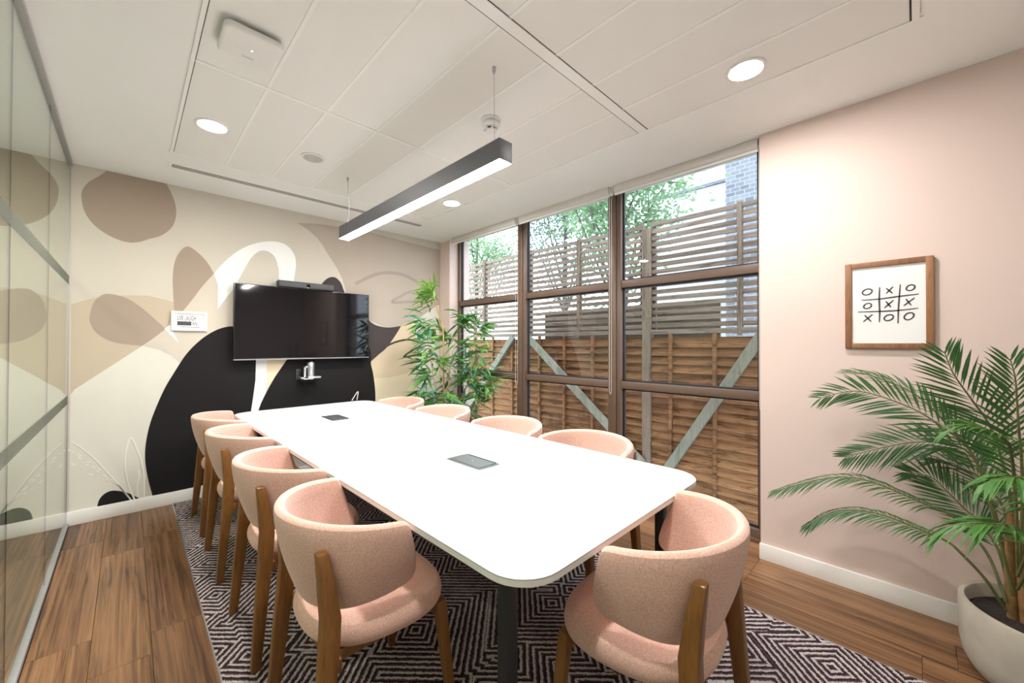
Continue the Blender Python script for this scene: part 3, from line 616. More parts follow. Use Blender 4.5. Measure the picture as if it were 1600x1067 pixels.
# ================================================================== CHAIRS
def shell_mesh():
    a, b, arm = 0.290, 0.275, 0.020
    NV = 7; mb = MB(); rings = []
    th = 0.036; la = math.pi/2*0.28
    half = [0.05*k for k in range(1, 19)]+[0.925, 0.945, 0.96, 0.972, 0.982, 0.991, 1.0]
    ts = [-k for k in reversed(half)]+[0.0]+half; NU = len(ts)-1
    for t in ts:
        s = abs(t); sg = 1 if t >= 0 else -1
        q = s*(la+arm)
        if q <= la:
            ph = q/0.28; x, y = a*math.sin(ph), -b*math.cos(ph); nx, ny = math.sin(ph)/a, -math.cos(ph)/b
        else:
            k = q-la; ph = math.pi/2; x, y = a, k; nx, ny = 1.0, 0.0
        l = math.hypot(nx, ny); nx, ny = nx/l, ny/l
        e = max(0.0, (s-0.945)/0.055)
        zt = 0.786-0.028*s**2.0; zb = 0.500+0.056*s**1.8
        cut = 0.026*(1-math.sqrt(max(0.0, 1-e*e)))
        zt -= cut*0.7; zb += cut*1.2
        tk = th*(1-0.40*e**4)
        lean0 = 0.072*math.cos(ph)**2+0.044*math.sin(ph)**2
        rake = 0.045*max(0.0, (s-0.6)/0.4)**1.5
        def pt(f, ins):
            ln = -lean0*(1-f)**1.1+0.010*math.sin(f*math.pi)-ins
            return (sg*(x+nx*ln), y+ny*ln+rake*(1-f), zb+(zt-zb)*f)
        ring = [pt(v/NV, 0) for v in range(NV+1)]
        p = pt(1, tk*0.5); ring.append((p[0], p[1], p[2]+0.008))
        ring += [pt(v/NV, tk) for v in range(NV, -1, -1)]
        p = pt(0, tk*0.5); ring.append((p[0], p[1], p[2]-0.007))
        rings.append(ring)
    m = len(rings[0])
    for r_ in rings: mb.v += r_
    for i in range(NU):
        for j in range(m): mb.f.append((i*m+j, i*m+(j+1)%m, (i+1)*m+(j+1)%m, (i+1)*m+j))
    for r0 in (0, NU):
        c = Vector((0,0,0))
        for p in rings[r0]: c += Vector(p)/m
        mb.v.append((c.x, c.y+0.004, c.z)); ci = len(mb.v)-1
        for j in range(m): mb.f.append((r0*m+j, r0*m+(j+1)%m, ci))
    return mb
def seat_mesh():
    # rounded cushion: rings shrinking to a crown; wide front, rounder back
    out = []
    N = 40
    for i in range(N):
        t = 2*math.pi*i/N; c, s = math.cos(t), math.sin(t)
        ex = 2.7
        r = (abs(c)**ex+abs(s)**ex)**(-1/ex)
        x, y = 0.245*r*c, 0.225*r*s
        x *= 1.0+0.12*(y/0.225)*1.0
        out.append((x, y+0.015))
    mb = MB(); lv = [(0.84, 0.398), (0.955, 0.404), (1.0, 0.428), (0.995, 0.450), (0.95, 0.470), (0.82, 0.480), (0.5, 0.474)]
    for sc, z in lv:
        for x, y in out:
            mb.v.append((x*sc, (y-0.015)*sc+0.015, z + 0.012*(y/0.24)*(1 if y > 0 else 0.3)))
    k = len(lv)
    for a in range(k-1):
        for j in range(N): mb.f.append((a*N+j, a*N+(j+1)%N, (a+1)*N+(j+1)%N, (a+1)*N+j))
    mb.v += [(0, 0.015, 0.395), (0, 0.015, 0.462)]
    for j in range(N):
        mb.f.append(((j+1)%N, j, k*N)); mb.f.append(((k-1)*N+j, (k-1)*N+(j+1)%N, k*N+1))
    return mb
def limb(pts):
    """square-section wooden limb through (point, width, depth) stations"""
    mb = MB()
    for p, w, d in pts:
        for a, b in ((-1,-1),(1,-1),(1,1),(-1,1)): mb.v.append((p[0]+a*w/2, p[1]+b*d/2, p[2]))
    k = len(pts)
    for i in range(k-1):
        for j in range(4): mb.f.append((i*4+j, i*4+(j+1)%4, (i+1)*4+(j+1)%4, (i+1)*4+j))
    mb.f.append((3,2,1,0)); mb.f.append(tuple((k-1)*4+j for j in range(4)))
    return mb
def make_chair():
    t = thing('meeting_chair', 'x', 'chair', (0,0,0), 0, 'pink upholstered meeting chairs round the table')
    obj('backrest', shell_mesh(), M['fabric'], t, smooth=True, sub=1)
    obj('seat', seat_mesh(), M['fabric'], t, smooth=True, sub=1)
    for s in (-1, 1):
        obj('leg', limb([((s*0.233, -0.228, 0.006), 0.030, 0.034), ((s*0.222, -0.208, 0.25), 0.038, 0.044), ((s*0.213, -0.192, 0.44), 0.044, 0.050), ((s*0.207, -0.186, 0.53), 0.044, 0.050),
                         ((s*0.203, -0.198, 0.64), 0.040, 0.040), ((s*0.202, -0.210, 0.720), 0.034, 0.030)]), M['leg'], t, bevel=0.005)
        obj('leg', limb([((s*0.222, 0.225, 0.006), 0.024, 0.026), ((s*0.200, 0.190, 0.36), 0.036, 0.038), ((s*0.196, 0.185, 0.415), 0.036, 0.038)]), M['leg'], t, bevel=0.004)
        obj('side_rail', MB().bar((s*0.165, -0.16, 0.385), (s*0.165, 0.17, 0.385), 0.022, 0.035), M['leg'], t, bevel=0.003)
    obj('rear_rail', MB().bar((-0.215, -0.165, 0.385), (0.215, -0.165, 0.385), 0.022, 0.04), M['leg'], t, bevel=0.003)
    obj('front_rail', MB().bar((-0.2, 0.175, 0.385), (0.2, 0.175, 0.385), 0.022, 0.035), M['leg'], t, bevel=0.003)
    return t
proto = make_chair(); used = []
def chair(x, y, rz, label):
    if not used: c = proto
    else:
        c = proto.copy(); COL.objects.link(c)
        for ch in list(proto.children): inst(ch, c)
    used.append(c); c.location = (x, y, 0); c.rotation_euler = (0, 0, rz); c['label'] = label
E_ = -math.pi/2
chair(0.905, -2.870, E_, 'pink chair on the glass wall side of the table, nearest the camera')
chair(0.905, -2.165, E_, 'pink chair on the glass wall side, second from the camera')
chair(0.900, -1.355, E_, 'pink chair on the glass wall side, third from the camera')
chair(0.900, -0.645, E_, 'pink chair on the glass wall side, nearest the mural')
W_ = math.pi/2
chair(2.070, -2.950, W_, 'pink chair on the window side of the table, nearest the camera')
chair(2.075, -2.305, W_, 'pink chair on the window side, second from the camera')
chair(2.070, -1.550, W_, 'pink chair on the window side, third from the camera')
chair(2.070, -0.855, W_, 'pink chair on the window side, nearest the bamboo plant')
chair(1.498, -3.640, math.radians(4), 'pink chair at the near short end of the table')

# ================================================================== WALL AND CEILING FITTINGS
tv = thing('television', 'large black wall-mounted television over the mural', 'television', (1.565, -0.03, 1.50))
obj('casing', MB().box((0.960, -0.098, 1.163), (2.172, -0.055, 1.838)), M['tvb'], tv, bevel=0.004)
obj('screen', MB().box((0.968, -0.100, 1.176), (2.164, -0.097, 1.830)), M['screen'], tv)
obj('bottom_trim', MB().box((0.960, -0.101, 1.160), (2.172, -0.096, 1.168)), M['silver'], tv)
obj('wall_bracket', MB().box((1.25, -0.056, 1.28), (1.88, -0.004, 1.72)), M['black'], tv, bevel=0.004)
obj('sensor', MB().box((2.02, -0.100, 1.155), (2.05, -0.09, 1.161)), M['black'], tv)
sb = thing('video_bar', 'slim black video bar standing on top of the television', 'video bar', (1.55, -0.08, 1.84))
obj('housing', MB().box((1.298, -0.115, 1.838), (1.800, -0.03, 1.900)), M['black'], sb, bevel=0.006)
obj('grille', MB().box((1.305, -0.118, 1.845), (1.793, -0.114, 1.893)), M['pend'], sb, bevel=0.001)
obj('lens', MB().box((1.54, -0.121, 1.856), (1.57, -0.117, 1.882)), M['screen'], sb)
obj('indicator', MB().box((1.548, -0.1195, 1.847), (1.552, -0.1175, 1.851)), M['led'], sb)
wc = thing('conference_camera', 'small silver camera on a bracket under the television', 'camera', (1.57, -0.06, 0.94))
obj('wall_plate', MB().box((1.475, -0.020, 0.955), (1.525, -0.004, 1.06)), M['black'], wc, bevel=0.003)
obj('bracket_arm', MB().box((1.49, -0.14, 0.962), (1.515, -0.01, 0.985)).box((1.49, -0.14, 0.962), (1.60, -0.07, 0.972)), M['silver'], wc, bevel=0.002)
obj('base_disc', MB().box((1.545, -0.16, 0.972), (1.665, -0.05, 0.990)), M['silver'], wc, bevel=0.004)
obj('camera_body', MB().lathe([(0.028, 0.0), (0.033, 0.006), (0.033, 0.125), (0.028, 0.135)], (1.585, -0.105, 0.99), 24), M['silver'], wc, smooth=True)
obj('lens', MB().lathe([(0.017, 0.0), (0.017, 0.012)], (1.585, -0.105, 1.125), 20), M['black'], wc)
obj('side_arm', MB().box((1.522, -0.115, 0.98), (1.540, -0.095, 1.09)).box((1.522, -0.115, 1.075), (1.56, -0.095, 1.09)), M['silver'], wc, bevel=0.002)

# small white framed print
lp = thing('slogan_print', 'small white framed slogan print on the mural', 'picture', (0.669, -0.002, 1.49))
x0, x1, z0, z1 = 0.553, 0.786, 1.410, 1.571
fm = 0.020
for nm, a, b in (('frame_side', (x0, -0.024, z0), (x0+fm, -0.004, z1)), ('frame_side', (x1-fm, -0.024, z0), (x1, -0.004, z1)), ('frame_side', (x0+fm, -0.024, z1-fm), (x1-fm, -0.004, z1)), ('frame_side', (x0+fm, -0.024, z0), (x1-fm, -0.004, z0+fm))):
    obj(nm, MB().box(a, b), M['skirt'], lp, bevel=0.003)
obj('paper', MB().box((x0+fm, -0.014, z0+fm), (x1-fm, -0.005, z1-fm)), M['paper'], lp)
def text(body, size, loc, sx, m, parent, rot):
    c = bpy.data.curves.new('lettering', 'FONT'); c.body = body; c.size = size; c.extrude = 0.0004; c.offset = 0.0003; c.materials.append(m)
    tmp = bpy.data.objects.new('lettering', c); COL.objects.link(tmp); bpy.context.view_layer.update()
    me = bpy.data.meshes.new_from_object(tmp.evaluated_get(bpy.context.evaluated_depsgraph_get())); bpy.data.objects.remove(tmp)
    o = bpy.data.objects.new('lettering', me); COL.objects.link(o); o.parent = parent
    o.location = Vector(loc)-Vector(parent['_o']); o.rotation_euler = rot; o.scale = (sx, 1, 1); return o
text('LIVE LAUGH', 0.056, (0.590, -0.0148, 1.497), 0.40, M['ink'], lp, (math.pi/2, 0, 0))
text('RN', 0.046, (0.690, -0.0148, 1.455), 0.50, M['ink'], lp, (math.pi/2, 0, 0))
obj('printed_bar', MB().box((0.592, -0.0152, 1.455), (0.682, -0.0142, 1.488)), M['ink'], lp)
obj('printed_line', MB().box((0.612, -0.0152, 1.440), (0.735, -0.0142, 1.444)), M['ink'], lp)

# noughts and crosses artwork
ap = thing('noughts_and_crosses_print', 'wooden framed noughts and crosses print on the pink wall', 'picture', (XP, -4.133, 1.511))
XA = XP-0.022
ya, yb, z0, z1 = -3.969, -4.296, 1.286, 1.736; fm = 0.027
for a, b in (((XA, ya-fm, z0), (XP-0.001, ya, z1)), ((XA, yb, z0), (XP-0.001, yb+fm, z1)), ((XA, yb+fm, z1-fm), (XP-0.001, ya-fm, z1)), ((XA, yb+fm, z0), (XP-0.001, ya-fm, z0+fm))):
    obj('frame_side', MB().box(a, b), M['artw'], ap, bevel=0.002)
obj('paper', MB().box((XP-0.012, yb+fm, z0+fm), (XP-0.002, ya-fm, z1-fm)), M['paper'], ap)
AST = [[(-4.1055, 1.6021), (-4.1036, 1.5384), (-4.1049, 1.4717), (-4.1035, 1.4207)], [(-4.1813, 1.6088), (-4.1772, 1.5433), (-4.1738, 1.4786), (-4.172, 1.4126)], [(-4.0354, 1.54), (-4.1052, 1.5411), (-4.1764, 1.5487), (-4.2459, 1.5543)], [(-4.0206, 1.4789), (-4.1049, 1.4773), (-4.1761, 1.4784), (-4.2438, 1.4848)], [(-4.1553, 1.5997), (-4.1295, 1.5666)], [(-4.1296, 1.5941), (-4.1532, 1.5661)], [(-4.1569, 1.5314), (-4.1219, 1.4928)], [(-4.1281, 1.5282), (-4.147, 1.4955)], [(-4.2311, 1.5371), (-4.1927, 1.5)], [(-4.2004, 1.5343), (-4.2191, 1.5008)], [(-4.0783, 1.4632), (-4.0417, 1.426)], [(-4.0469, 1.4609), (-4.0727, 1.4259)]]
AOS = [[(-4.0767, 1.5824), (-4.0727, 1.5746), (-4.0648, 1.5686), (-4.055, 1.5661), (-4.0459, 1.5678), (-4.04, 1.5732), (-4.039, 1.5809), (-4.043, 1.5888), (-4.0511, 1.5948), (-4.061, 1.5972), (-4.0699, 1.5954), (-4.0757, 1.59), (-4.0767, 1.5824)], [(-4.2321, 1.5884), (-4.2288, 1.5813), (-4.2225, 1.5759), (-4.2146, 1.5737), (-4.2075, 1.5753), (-4.2029, 1.5802), (-4.2022, 1.5873), (-4.2055, 1.5944), (-4.212, 1.5998), (-4.2198, 1.602), (-4.2269, 1.6003), (-4.2314, 1.5954), (-4.2321, 1.5884)], [(-4.0739, 1.5092), (-4.0706, 1.5021), (-4.0641, 1.4967), (-4.0562, 1.4943), (-4.049, 1.4956), (-4.0444, 1.5004), (-4.0437, 1.5072), (-4.0471, 1.5143), (-4.0537, 1.5198), (-4.0616, 1.5221), (-4.0687, 1.5207), (-4.0732, 1.516), (-4.0739, 1.5092)], [(-4.1558, 1.445), (-4.1521, 1.4372), (-4.1449, 1.4311), (-4.136, 1.4282), (-4.1278, 1.4294), (-4.1226, 1.4345), (-4.1217, 1.4419), (-4.1255, 1.4497), (-4.1328, 1.4559), (-4.1417, 1.4586), (-4.1498, 1.4573), (-4.1549, 1.4523), (-4.1558, 1.445)], [(-4.2281, 1.4484), (-4.2243, 1.4395), (-4.217, 1.4326), (-4.2082, 1.4294), (-4.2001, 1.4309), (-4.195, 1.4368), (-4.1943, 1.4453), (-4.1982, 1.4543), (-4.2056, 1.4613), (-4.2145, 1.4643), (-4.2225, 1.4627), (-4.2275, 1.4569), (-4.2281, 1.4484)]]
def ink(pts, w, closed=False):
    P = [Vector((0, p[0], p[1])) for p in pts] if closed else spline([(0, p[0], p[1]) for p in pts], 5)
    k = len(P); rd = random.Random(int(abs(pts[0][0]*9e3))); mb = MB(); xx = XP-0.0128
    for i, p in enumerate(P):
        d = (P[(i+1) % k if closed else min(i+1, k-1)]-P[i-1 if closed and i else max(i-1, 0)]).normalized(); nn = Vector((0, -d.z, d.y))
        ww = w*(1 if closed else 0.55+0.45*math.sin(math.pi*min(1, (i+0.6)/k)))*rd.uniform(0.9, 1.1)
        mb.v += [(xx, *(p+nn*ww/2)[1:]), (xx, *(p-nn*ww/2)[1:])]
    for i in range(k-1): mb.f.append((2*i, 2*i+2, 2*i+3, 2*i+1))
    obj('ink_stroke', mb, M['ink'], ap)
for i, p in enumerate(AST): ink(p, 0.0072 if i < 4 else 0.0068)
for p in AOS: ink(p, 0.0068, True)

# ceiling fittings
def downlight(x, y, label):
    t = thing('downlight', label, 'ceiling light', (x, y, ZT-0.012), 0, 'recessed round ceiling downlights')
    obj('trim_ring', MB().lathe([(0.070, 0.004), (0.084, 0.004), (0.084, 0.0), (0.070, -0.003)], (x, y, ZT-0.012), 40, cap0=False, cap1=False), M['plastic'], t, smooth=True)
    obj('diffuser', MB().lathe([(0.0715, 0.0), (0.0715, 0.003)], (x, y, ZT-0.013), 40), M['down'], t)
downlight(0.655, -1.309, 'lit round downlight in the ceiling tiles nearest the glass wall')
downlight(2.385, -3.678, 'lit round downlight in the ceiling tiles above the pink wall')
downlight(2.425, -1.262, 'lit round downlight in the ceiling behind the pendant, near the window')
downlight(0.655, -3.678, 'lit round downlight above the camera beside the glass wall')
for yc, wh in ((-1.2, 'nearest the mural'), (-2.9, 'in the middle'), (-4.6, 'furthest from the mural')):
    cdl = thing('corridor_light', 'round corridor ceiling light behind the glass wall, ' + wh, 'ceiling light', (-0.80, yc, H), 0, 'corridor ceiling lights')
    obj('trim_ring', MB().lathe([(0.050, 0.0), (0.062, 0.0), (0.062, -0.006), (0.050, -0.008)], (-0.80, yc, H), 28, cap0=False, cap1=False), M['plastic'], cdl, smooth=True)
    obj('diffuser', MB().lathe([(0.050, -0.003), (0.050, 0.0)], (-0.80, yc, H-0.002), 28), M['cdown'], cdl)

pd = thing('linear_pendant', 'dark grey linear pendant lamp with a lit underside hanging over the table', 'pendant lamp', (1.530, -1.995, 2.137))
PX0, PX1, PY0, PY1, PZ0, PZ1 = 1.491, 1.569, -2.930, -1.060, 2.137, 2.232
obj('housing', MB().box((PX0, PY0, PZ0+0.010), (PX1, PY1, PZ1)).box((PX0, PY0, PZ0), (PX0+0.003, PY1, PZ0+0.010)).box((PX1-0.003, PY0, PZ0), (PX1, PY1, PZ0+0.010)), M['pend'], pd)
obj('end_cap', MB().box((PX0, PY0-0.003, PZ0), (PX1, PY0, PZ1)), M['pend'], pd, bevel=0.001)
obj('end_cap', MB().box((PX0, PY1, PZ0), (PX1, PY1+0.003, PZ1)), M['pend'], pd, bevel=0.001)
obj('diffuser', MB().box((PX0+0.003, PY0+0.001, PZ0-0.002), (PX1-0.003, PY1-0.001, PZ0+0.009)), M['diff'], pd)
for yy in (-2.856, -1.141):
    obj('suspension_wire', MB().tube([(1.530, yy, PZ1), (1.525, yy, 2.58)], 0.0012, 6), M['steel'], pd)
    obj('wire_gripper', MB().lathe([(0.004, 0.0), (0.009, 0.014), (0.009, 0.032)], (1.525, yy, ZT-0.040), 14), M['silver'], pd, smooth=True)
    obj('wire_anchor', MB().lathe([(0.006, 0.0), (0.004, 0.02)], (1.530, yy, PZ1), 12), M['silver'], pd, smooth=True)
obj('power_flex', MB().tube(spline([(1.530, -1.10, PZ1), (1.545, -1.118, 2.34), (1.530, -1.141, 2.50), (1.528, -1.146, 2.60)], 6), 0.0022, 6), M['plastic'], pd, smooth=True)

sd = thing('smoke_detector', 'white domed smoke detector on the ceiling beside the pendant wire', 'smoke detector', (1.800, -2.520, ZT-0.07))
obj('base_plate', MB().lathe([(0.058, 0.0), (0.056, -0.012), (0.050, -0.016)], (1.800, -2.520, ZT-0.008), 32), M['plastic'], sd, smooth=True)
obj('body', MB().lathe([(0.046, -0.018), (0.052, -0.034), (0.046, -0.044), (0.030, -0.048)], (1.800, -2.520, ZT-0.008), 32), M['plastic'], sd, smooth=True)
for k in range(6):
    t = k*math.pi/3; x, y = 1.800+0.034*math.cos(t), -2.520+0.034*math.sin(t)
    obj('cage_rib', MB().box((x-0.005, y-0.005, ZT-0.072), (x+0.005, y+0.005, ZT-0.052)), M['plastic'], sd)
obj('sensor_cap', MB().lathe([(0.034, 0.0), (0.030, -0.008), (0.012, -0.012)], (1.800, -2.520, ZT-0.070), 24), M['plastic'], sd, smooth=True)
obj('chamber', MB().lathe([(0.024, 0.0), (0.024, -0.022)], (1.800, -2.520, ZT-0.052), 20), M['pend'], sd)
sp = thing('ceiling_speaker', 'flush round white loudspeaker grille in the ceiling tiles', 'speaker', (1.219, -1.303, ZT-0.012))
obj('ring', MB().lathe([(0.062, -0.002), (0.076, -0.002), (0.076, 0.004), (0.062, 0.004)], (1.219, -1.303, ZT-0.013), 40, cap0=False, cap1=False), M['plastic'], sp, smooth=True)
M['grille'] = mat('speaker_mesh', (0.50, 0.48, 0.46), 0.7, noise=(900, 0.15))
obj('grille', MB().lathe([(0.064, 0.0), (0.064, 0.004)], (1.219, -1.303, ZT-0.013), 40), M['grille'], sp)
wa = thing('wireless_access_point', 'white rounded square wireless access point on the ceiling', 'access point', (0.672, -2.245, ZT-0.05))
obj('mounting_plate', MB().box((0.60, -2.32, ZT-0.022), (0.745, -2.175, ZT-0.006)), M['pend'], wa)
ap_o = [(0.672+x, -2.245+y) for x, y in rrect(0.106, 0.106, 0.030, 6)]
obj('cover', MB().prism(ap_o, 2, ZT-0.055, ZT-0.022), M['plastic'], wa, bevel=0.012, seg=4)
obj('status_light', MB().lathe([(0.0035, 0), (0.0035, 0.001)], (0.676, -2.250, ZT-0.0562), 12), M['led'], wa)
M['logo'] = mat('grey_logo_print', (0.55, 0.53, 0.52), 0.5, noise=(300, 0.1))
obj('logo', MB().box((0.650, -2.196, ZT-0.0555), (0.694, -2.188, ZT-0.0550)), M['logo'], wa)

# ================================================================== ROLLER BLINDS
for (a, b, lab) in ((-0.285, -1.40, 'rolled-up pale blind above the window bay nearest the mural'), (-1.425, -2.49, 'rolled-up pale blind above the middle window bay'), (-2.515, -3.560, 'rolled-up pale blind above the window bay beside the pink wall')):
    t = thing('roller_blind', lab, 'blind', (3.16, (a+b)/2, 2.53), 0, 'roller blinds above the window')
    XB = 3.115
    prof = [(XB+0.058, 2.598), (XB+0.002, 2.598)] + [(XB+0.030-0.030*math.cos(q), 2.566-0.030*math.sin(q)) for q in [0, 0.3, 0.6, 0.9, 1.2, 1.5]] + [(XB+0.058, 2.540)]
    obj('roll', MB().prism(prof, 1, b+0.012, a-0.012), M['blind'], t, smooth=True)
    obj('bottom_rail', MB().box((XB+0.012, b+0.014, 2.520), (XB+0.024, a-0.014, 2.537)), M['skirt'], t, bevel=0.002)
    for yy in (a, b): obj('bracket', MB().box((XB+0.004, yy-0.004 if yy == a else yy, 2.535), (XB+0.055, yy if yy == a else yy+0.004, 2.599)), M['blind'], t)
    yc = b+0.006
    obj('pull_chain', MB().tube([(XB+0.01, yc, 2.56), (XB+0.01, yc, 0.92)], 0.0016, 5).tube([(XB+0.04, yc, 2.56), (XB+0.04, yc, 0.92)], 0.0016, 5).tube(spline([(XB+0.01, yc, 0.92), (XB+0.025, yc, 0.895), (XB+0.04, yc, 0.92)], 5), 0.0016, 5), M['blind'], t)

# ================================================================== PALM
PC = (2.775, -4.595)
pt = thing('plant_pot', 'round cement plant pot on the wooden floor by the pink wall', 'pot', (PC[0], PC[1], 0.0))
obj('body', MB().lathe([(0.150, 0.0), (0.185, 0.006), (0.215, 0.030), (0.234, 0.070), (0.243, 0.12), (0.246, 0.20), (0.246, 0.283), (0.243, 0.288), (0.228, 0.288), (0.224, 0.283), (0.222, 0.20)], (PC[0], PC[1], 0), 64, cap1=False), M['pot'], pt, smooth=True)
so = obj('soil', MB().lathe([(0.223, 0.0), (0.20, 0.006), (0.12, 0.012), (0.05, 0.016)], (PC[0], PC[1], 0.232), 32), M['soil'], pt, smooth=True); so['kind'] = 'stuff'
pl = thing('palm', 'leafy green palm growing from the cement pot', 'plant', (PC[0], PC[1], 0.24))
FR = {'A': [(2.76, -4.492, 0.337), (2.74, -4.44, 0.648), (2.74, -4.39, 0.866), (2.74, -4.301, 0.969), (2.76, -4.203, 1.036), (2.78, -4.04, 1.085), (2.78, -3.898, 1.038)], 'B': [(2.78, -4.494, 0.33), (2.8, -4.448, 0.658), (2.83, -4.396, 0.85), (2.87, -4.326, 0.96), (2.9, -4.225, 1.082), (2.92, -4.077, 1.156), (2.93, -3.985, 1.17)], 'C': [(2.78, -4.497, 0.343), (2.76, -4.489, 0.682), (2.72, -4.455, 0.905), (2.7, -4.425, 1.01), (2.68, -4.388, 1.085), (2.66, -4.338, 1.189), (2.66, -4.313, 1.28)], 'D': [(2.78, -4.505, 0.347), (2.7, -4.508, 0.68), (2.66, -4.503, 0.878), (2.62, -4.493, 0.993), (2.6, -4.487, 1.099), (2.58, -4.481, 1.187), (2.58, -4.47, 1.255)], 'E': [(2.76, -4.492, 0.337), (2.8, -4.442, 0.682), (2.84, -4.39, 0.847), (2.87, -4.309, 0.873), (2.88, -4.22, 0.858), (2.88, -4.124, 0.817), (2.86, -3.988, 0.747)], 'F': [(2.76, -4.474, 0.305), (2.8, -4.436, 0.449), (2.82, -4.378, 0.539), (2.82, -4.324, 0.584), (2.82, -4.249, 0.608), (2.82, -4.095, 0.657), (2.82, -3.984, 0.657), (2.82, -3.863, 0.608), (2.8, -3.694, 0.513)], 'G': [(2.74, -4.472, 0.276), (2.72, -4.42, 0.385), (2.7, -4.354, 0.472), (2.7, -4.316, 0.505), (2.7, -4.209, 0.535), (2.72, -4.129, 0.545), (2.74, -4.041, 0.535), (2.76, -3.946, 0.491), (2.78, -3.839, 0.388)], 'H': [(2.8, -4.488, 0.318), (2.84, -4.464, 0.47), (2.88, -4.414, 0.561), (2.9, -4.376, 0.598), (2.92, -4.323, 0.659), (2.92, -4.278, 0.705), (2.9, -4.204, 0.713)], 'I': [(2.8, -4.496, 0.397), (2.85, -4.482, 0.628), (2.9, -4.447, 0.697), (2.94, -4.415, 0.742), (2.96, -4.38, 0.754), (2.97, -4.337, 0.774), (2.97, -4.275, 0.764)], 'J': [(2.74, -4.501, 0.423), (2.6, -4.482, 0.748), (2.52, -4.465, 0.919), (2.48, -4.451, 0.972), (2.44, -4.417, 1.004), (2.42, -4.38, 1.021), (2.42, -4.35, 1.021), (2.42, -4.301, 0.988)], 'K': [(2.7, -4.496, 0.437), (2.45, -4.515, 0.756), (2.34, -4.47, 0.876), (2.3, -4.45, 0.888), (2.28, -4.426, 0.887), (2.26, -4.401, 0.878), (2.25, -4.378, 0.86)], 'L': [(2.7, -4.496, 0.39), (2.5, -4.508, 0.61), (2.4, -4.448, 0.702), (2.38, -4.415, 0.706), (2.36, -4.374, 0.703), (2.36, -4.332, 0.685), (2.36, -4.289, 0.646)]}
def leaflet(mb, p, d, n, L, w, droop):
    d = d.normalized(); s = d.cross(n).normalized(); u = s.cross(d).normalized()
    q = [p + d*L*f + Vector((0,0,-1))*droop*L*f*f for f in (0, 0.3, 0.65, 1.0)]
    mb.add([q[0], q[1]+s*w+u*w*0.35, q[1], q[1]-s*w+u*w*0.35, q[2]+s*w*0.8+u*w*0.28, q[2], q[2]-s*w*0.8+u*w*0.28, q[3]],
           [(0,1,2),(0,2,3),(1,4,5,2),(2,5,6,3),(4,7,5),(5,7,6)])
def frond(key, normal, n, L, w=0.0048, start=0.42, droop=0.12, m='palm', spread=0.75):
    P = spline([Vector(p) for p in FR[key]], 10); k = len(P); N_ = Vector(normal).normalized()
    ln = [0]
    for i in range(1, k): ln.append(ln[-1]+(P[i]-P[i-1]).length)
    f = obj('frond', MB().tube(P, [0.0052*(1-0.80*i/k)+0.0006 for i in range(k)], 6), M['stem'], pl, smooth=True)
    mb = MB(); rd = random.Random(sum(map(ord, key)))
    for j in range(n):
        u = start+(1-start)*(j+0.3)/n; tgt = u*ln[-1]; i = next(q for q in range(k) if ln[q] >= tgt-1e-9); i = max(1, min(k-2, i))
        T = (P[i+1]-P[i-1]).normalized(); sd = T.cross(N_).normalized()
        v = (u-start)/(1-start)
        LL = L*(0.62+0.62*math.sin(math.pi*min(1, 0.18+0.80*v)))*0.9*(1 if v < 0.85 else 1-(v-0.85)*2.2)
        ang = spread*(1-0.55*v)+0.12
        for s in (-1, 1):
            d = T*math.cos(ang) + sd*s*math.sin(ang) + N_*0.10 + Vector((rd.uniform(-.05,.05), rd.uniform(-.05,.05), rd.uniform(-.05,.05)))
            leaflet(mb, P[i], d, N_, LL*rd.uniform(0.9, 1.08), w*rd.uniform(0.85, 1.15), droop)
    o = obj('leaflets', mb, M[m], f); o['kind'] = 'stuff'
frond('A', (-0.95, 0, 0.25), 30, 0.150)
frond('B', (-0.25, 0.1, 0.95), 30, 0.135, droop=0.2)
frond('C', (-1.0, 0.15, 0.15), 26, 0.185, start=0.50)
frond('D', (-1.0, 0.05, 0.20), 26, 0.170, start=0.48)
frond('E', (-0.90, 0, 0.42), 30, 0.145, start=0.46)
frond('F', (-0.20, 0, 0.98), 38, 0.120, start=0.36, droop=0.35)
frond('G', (-0.25, 0, 0.97), 38, 0.110, start=0.36, droop=0.45)
frond('H', (-0.85, 0.1, 0.5), 30, 0.150, start=0.30)
frond('I', (-0.35, 0, 0.93), 28, 0.140, start=0.35)
frond('J', (-0.25, 0, 0.97), 26, 0.115, start=0.45, droop=0.35, m='palm2')
frond('K', (0.0, 0.2, 1.0), 22, 0.130, w=0.008, start=0.52, droop=0.6, m='palm2')
frond('L', (-0.1, 0.1, 1.0), 24, 0.130, w=0.0065, start=0.48, droop=0.55, m='palm2')
for dx, dy, h, r in ((0.0, 0.10, 0.42, 0.018), (-0.02, 0.075, 0.40, 0.014), (0.03, 0.06, 0.34, 0.013)):
    b0 = Vector((PC[0]+dx, PC[1]+dy, 0.236))
    obj('trunk', MB().tube(spline([b0, b0+Vector((0.004, 0.008, h*0.5)), b0+Vector((-0.012, 0.004, h))], 6), [r*(1-0.25*i/13) for i in range(13)], 10), M['trunk'], pl, smooth=True)

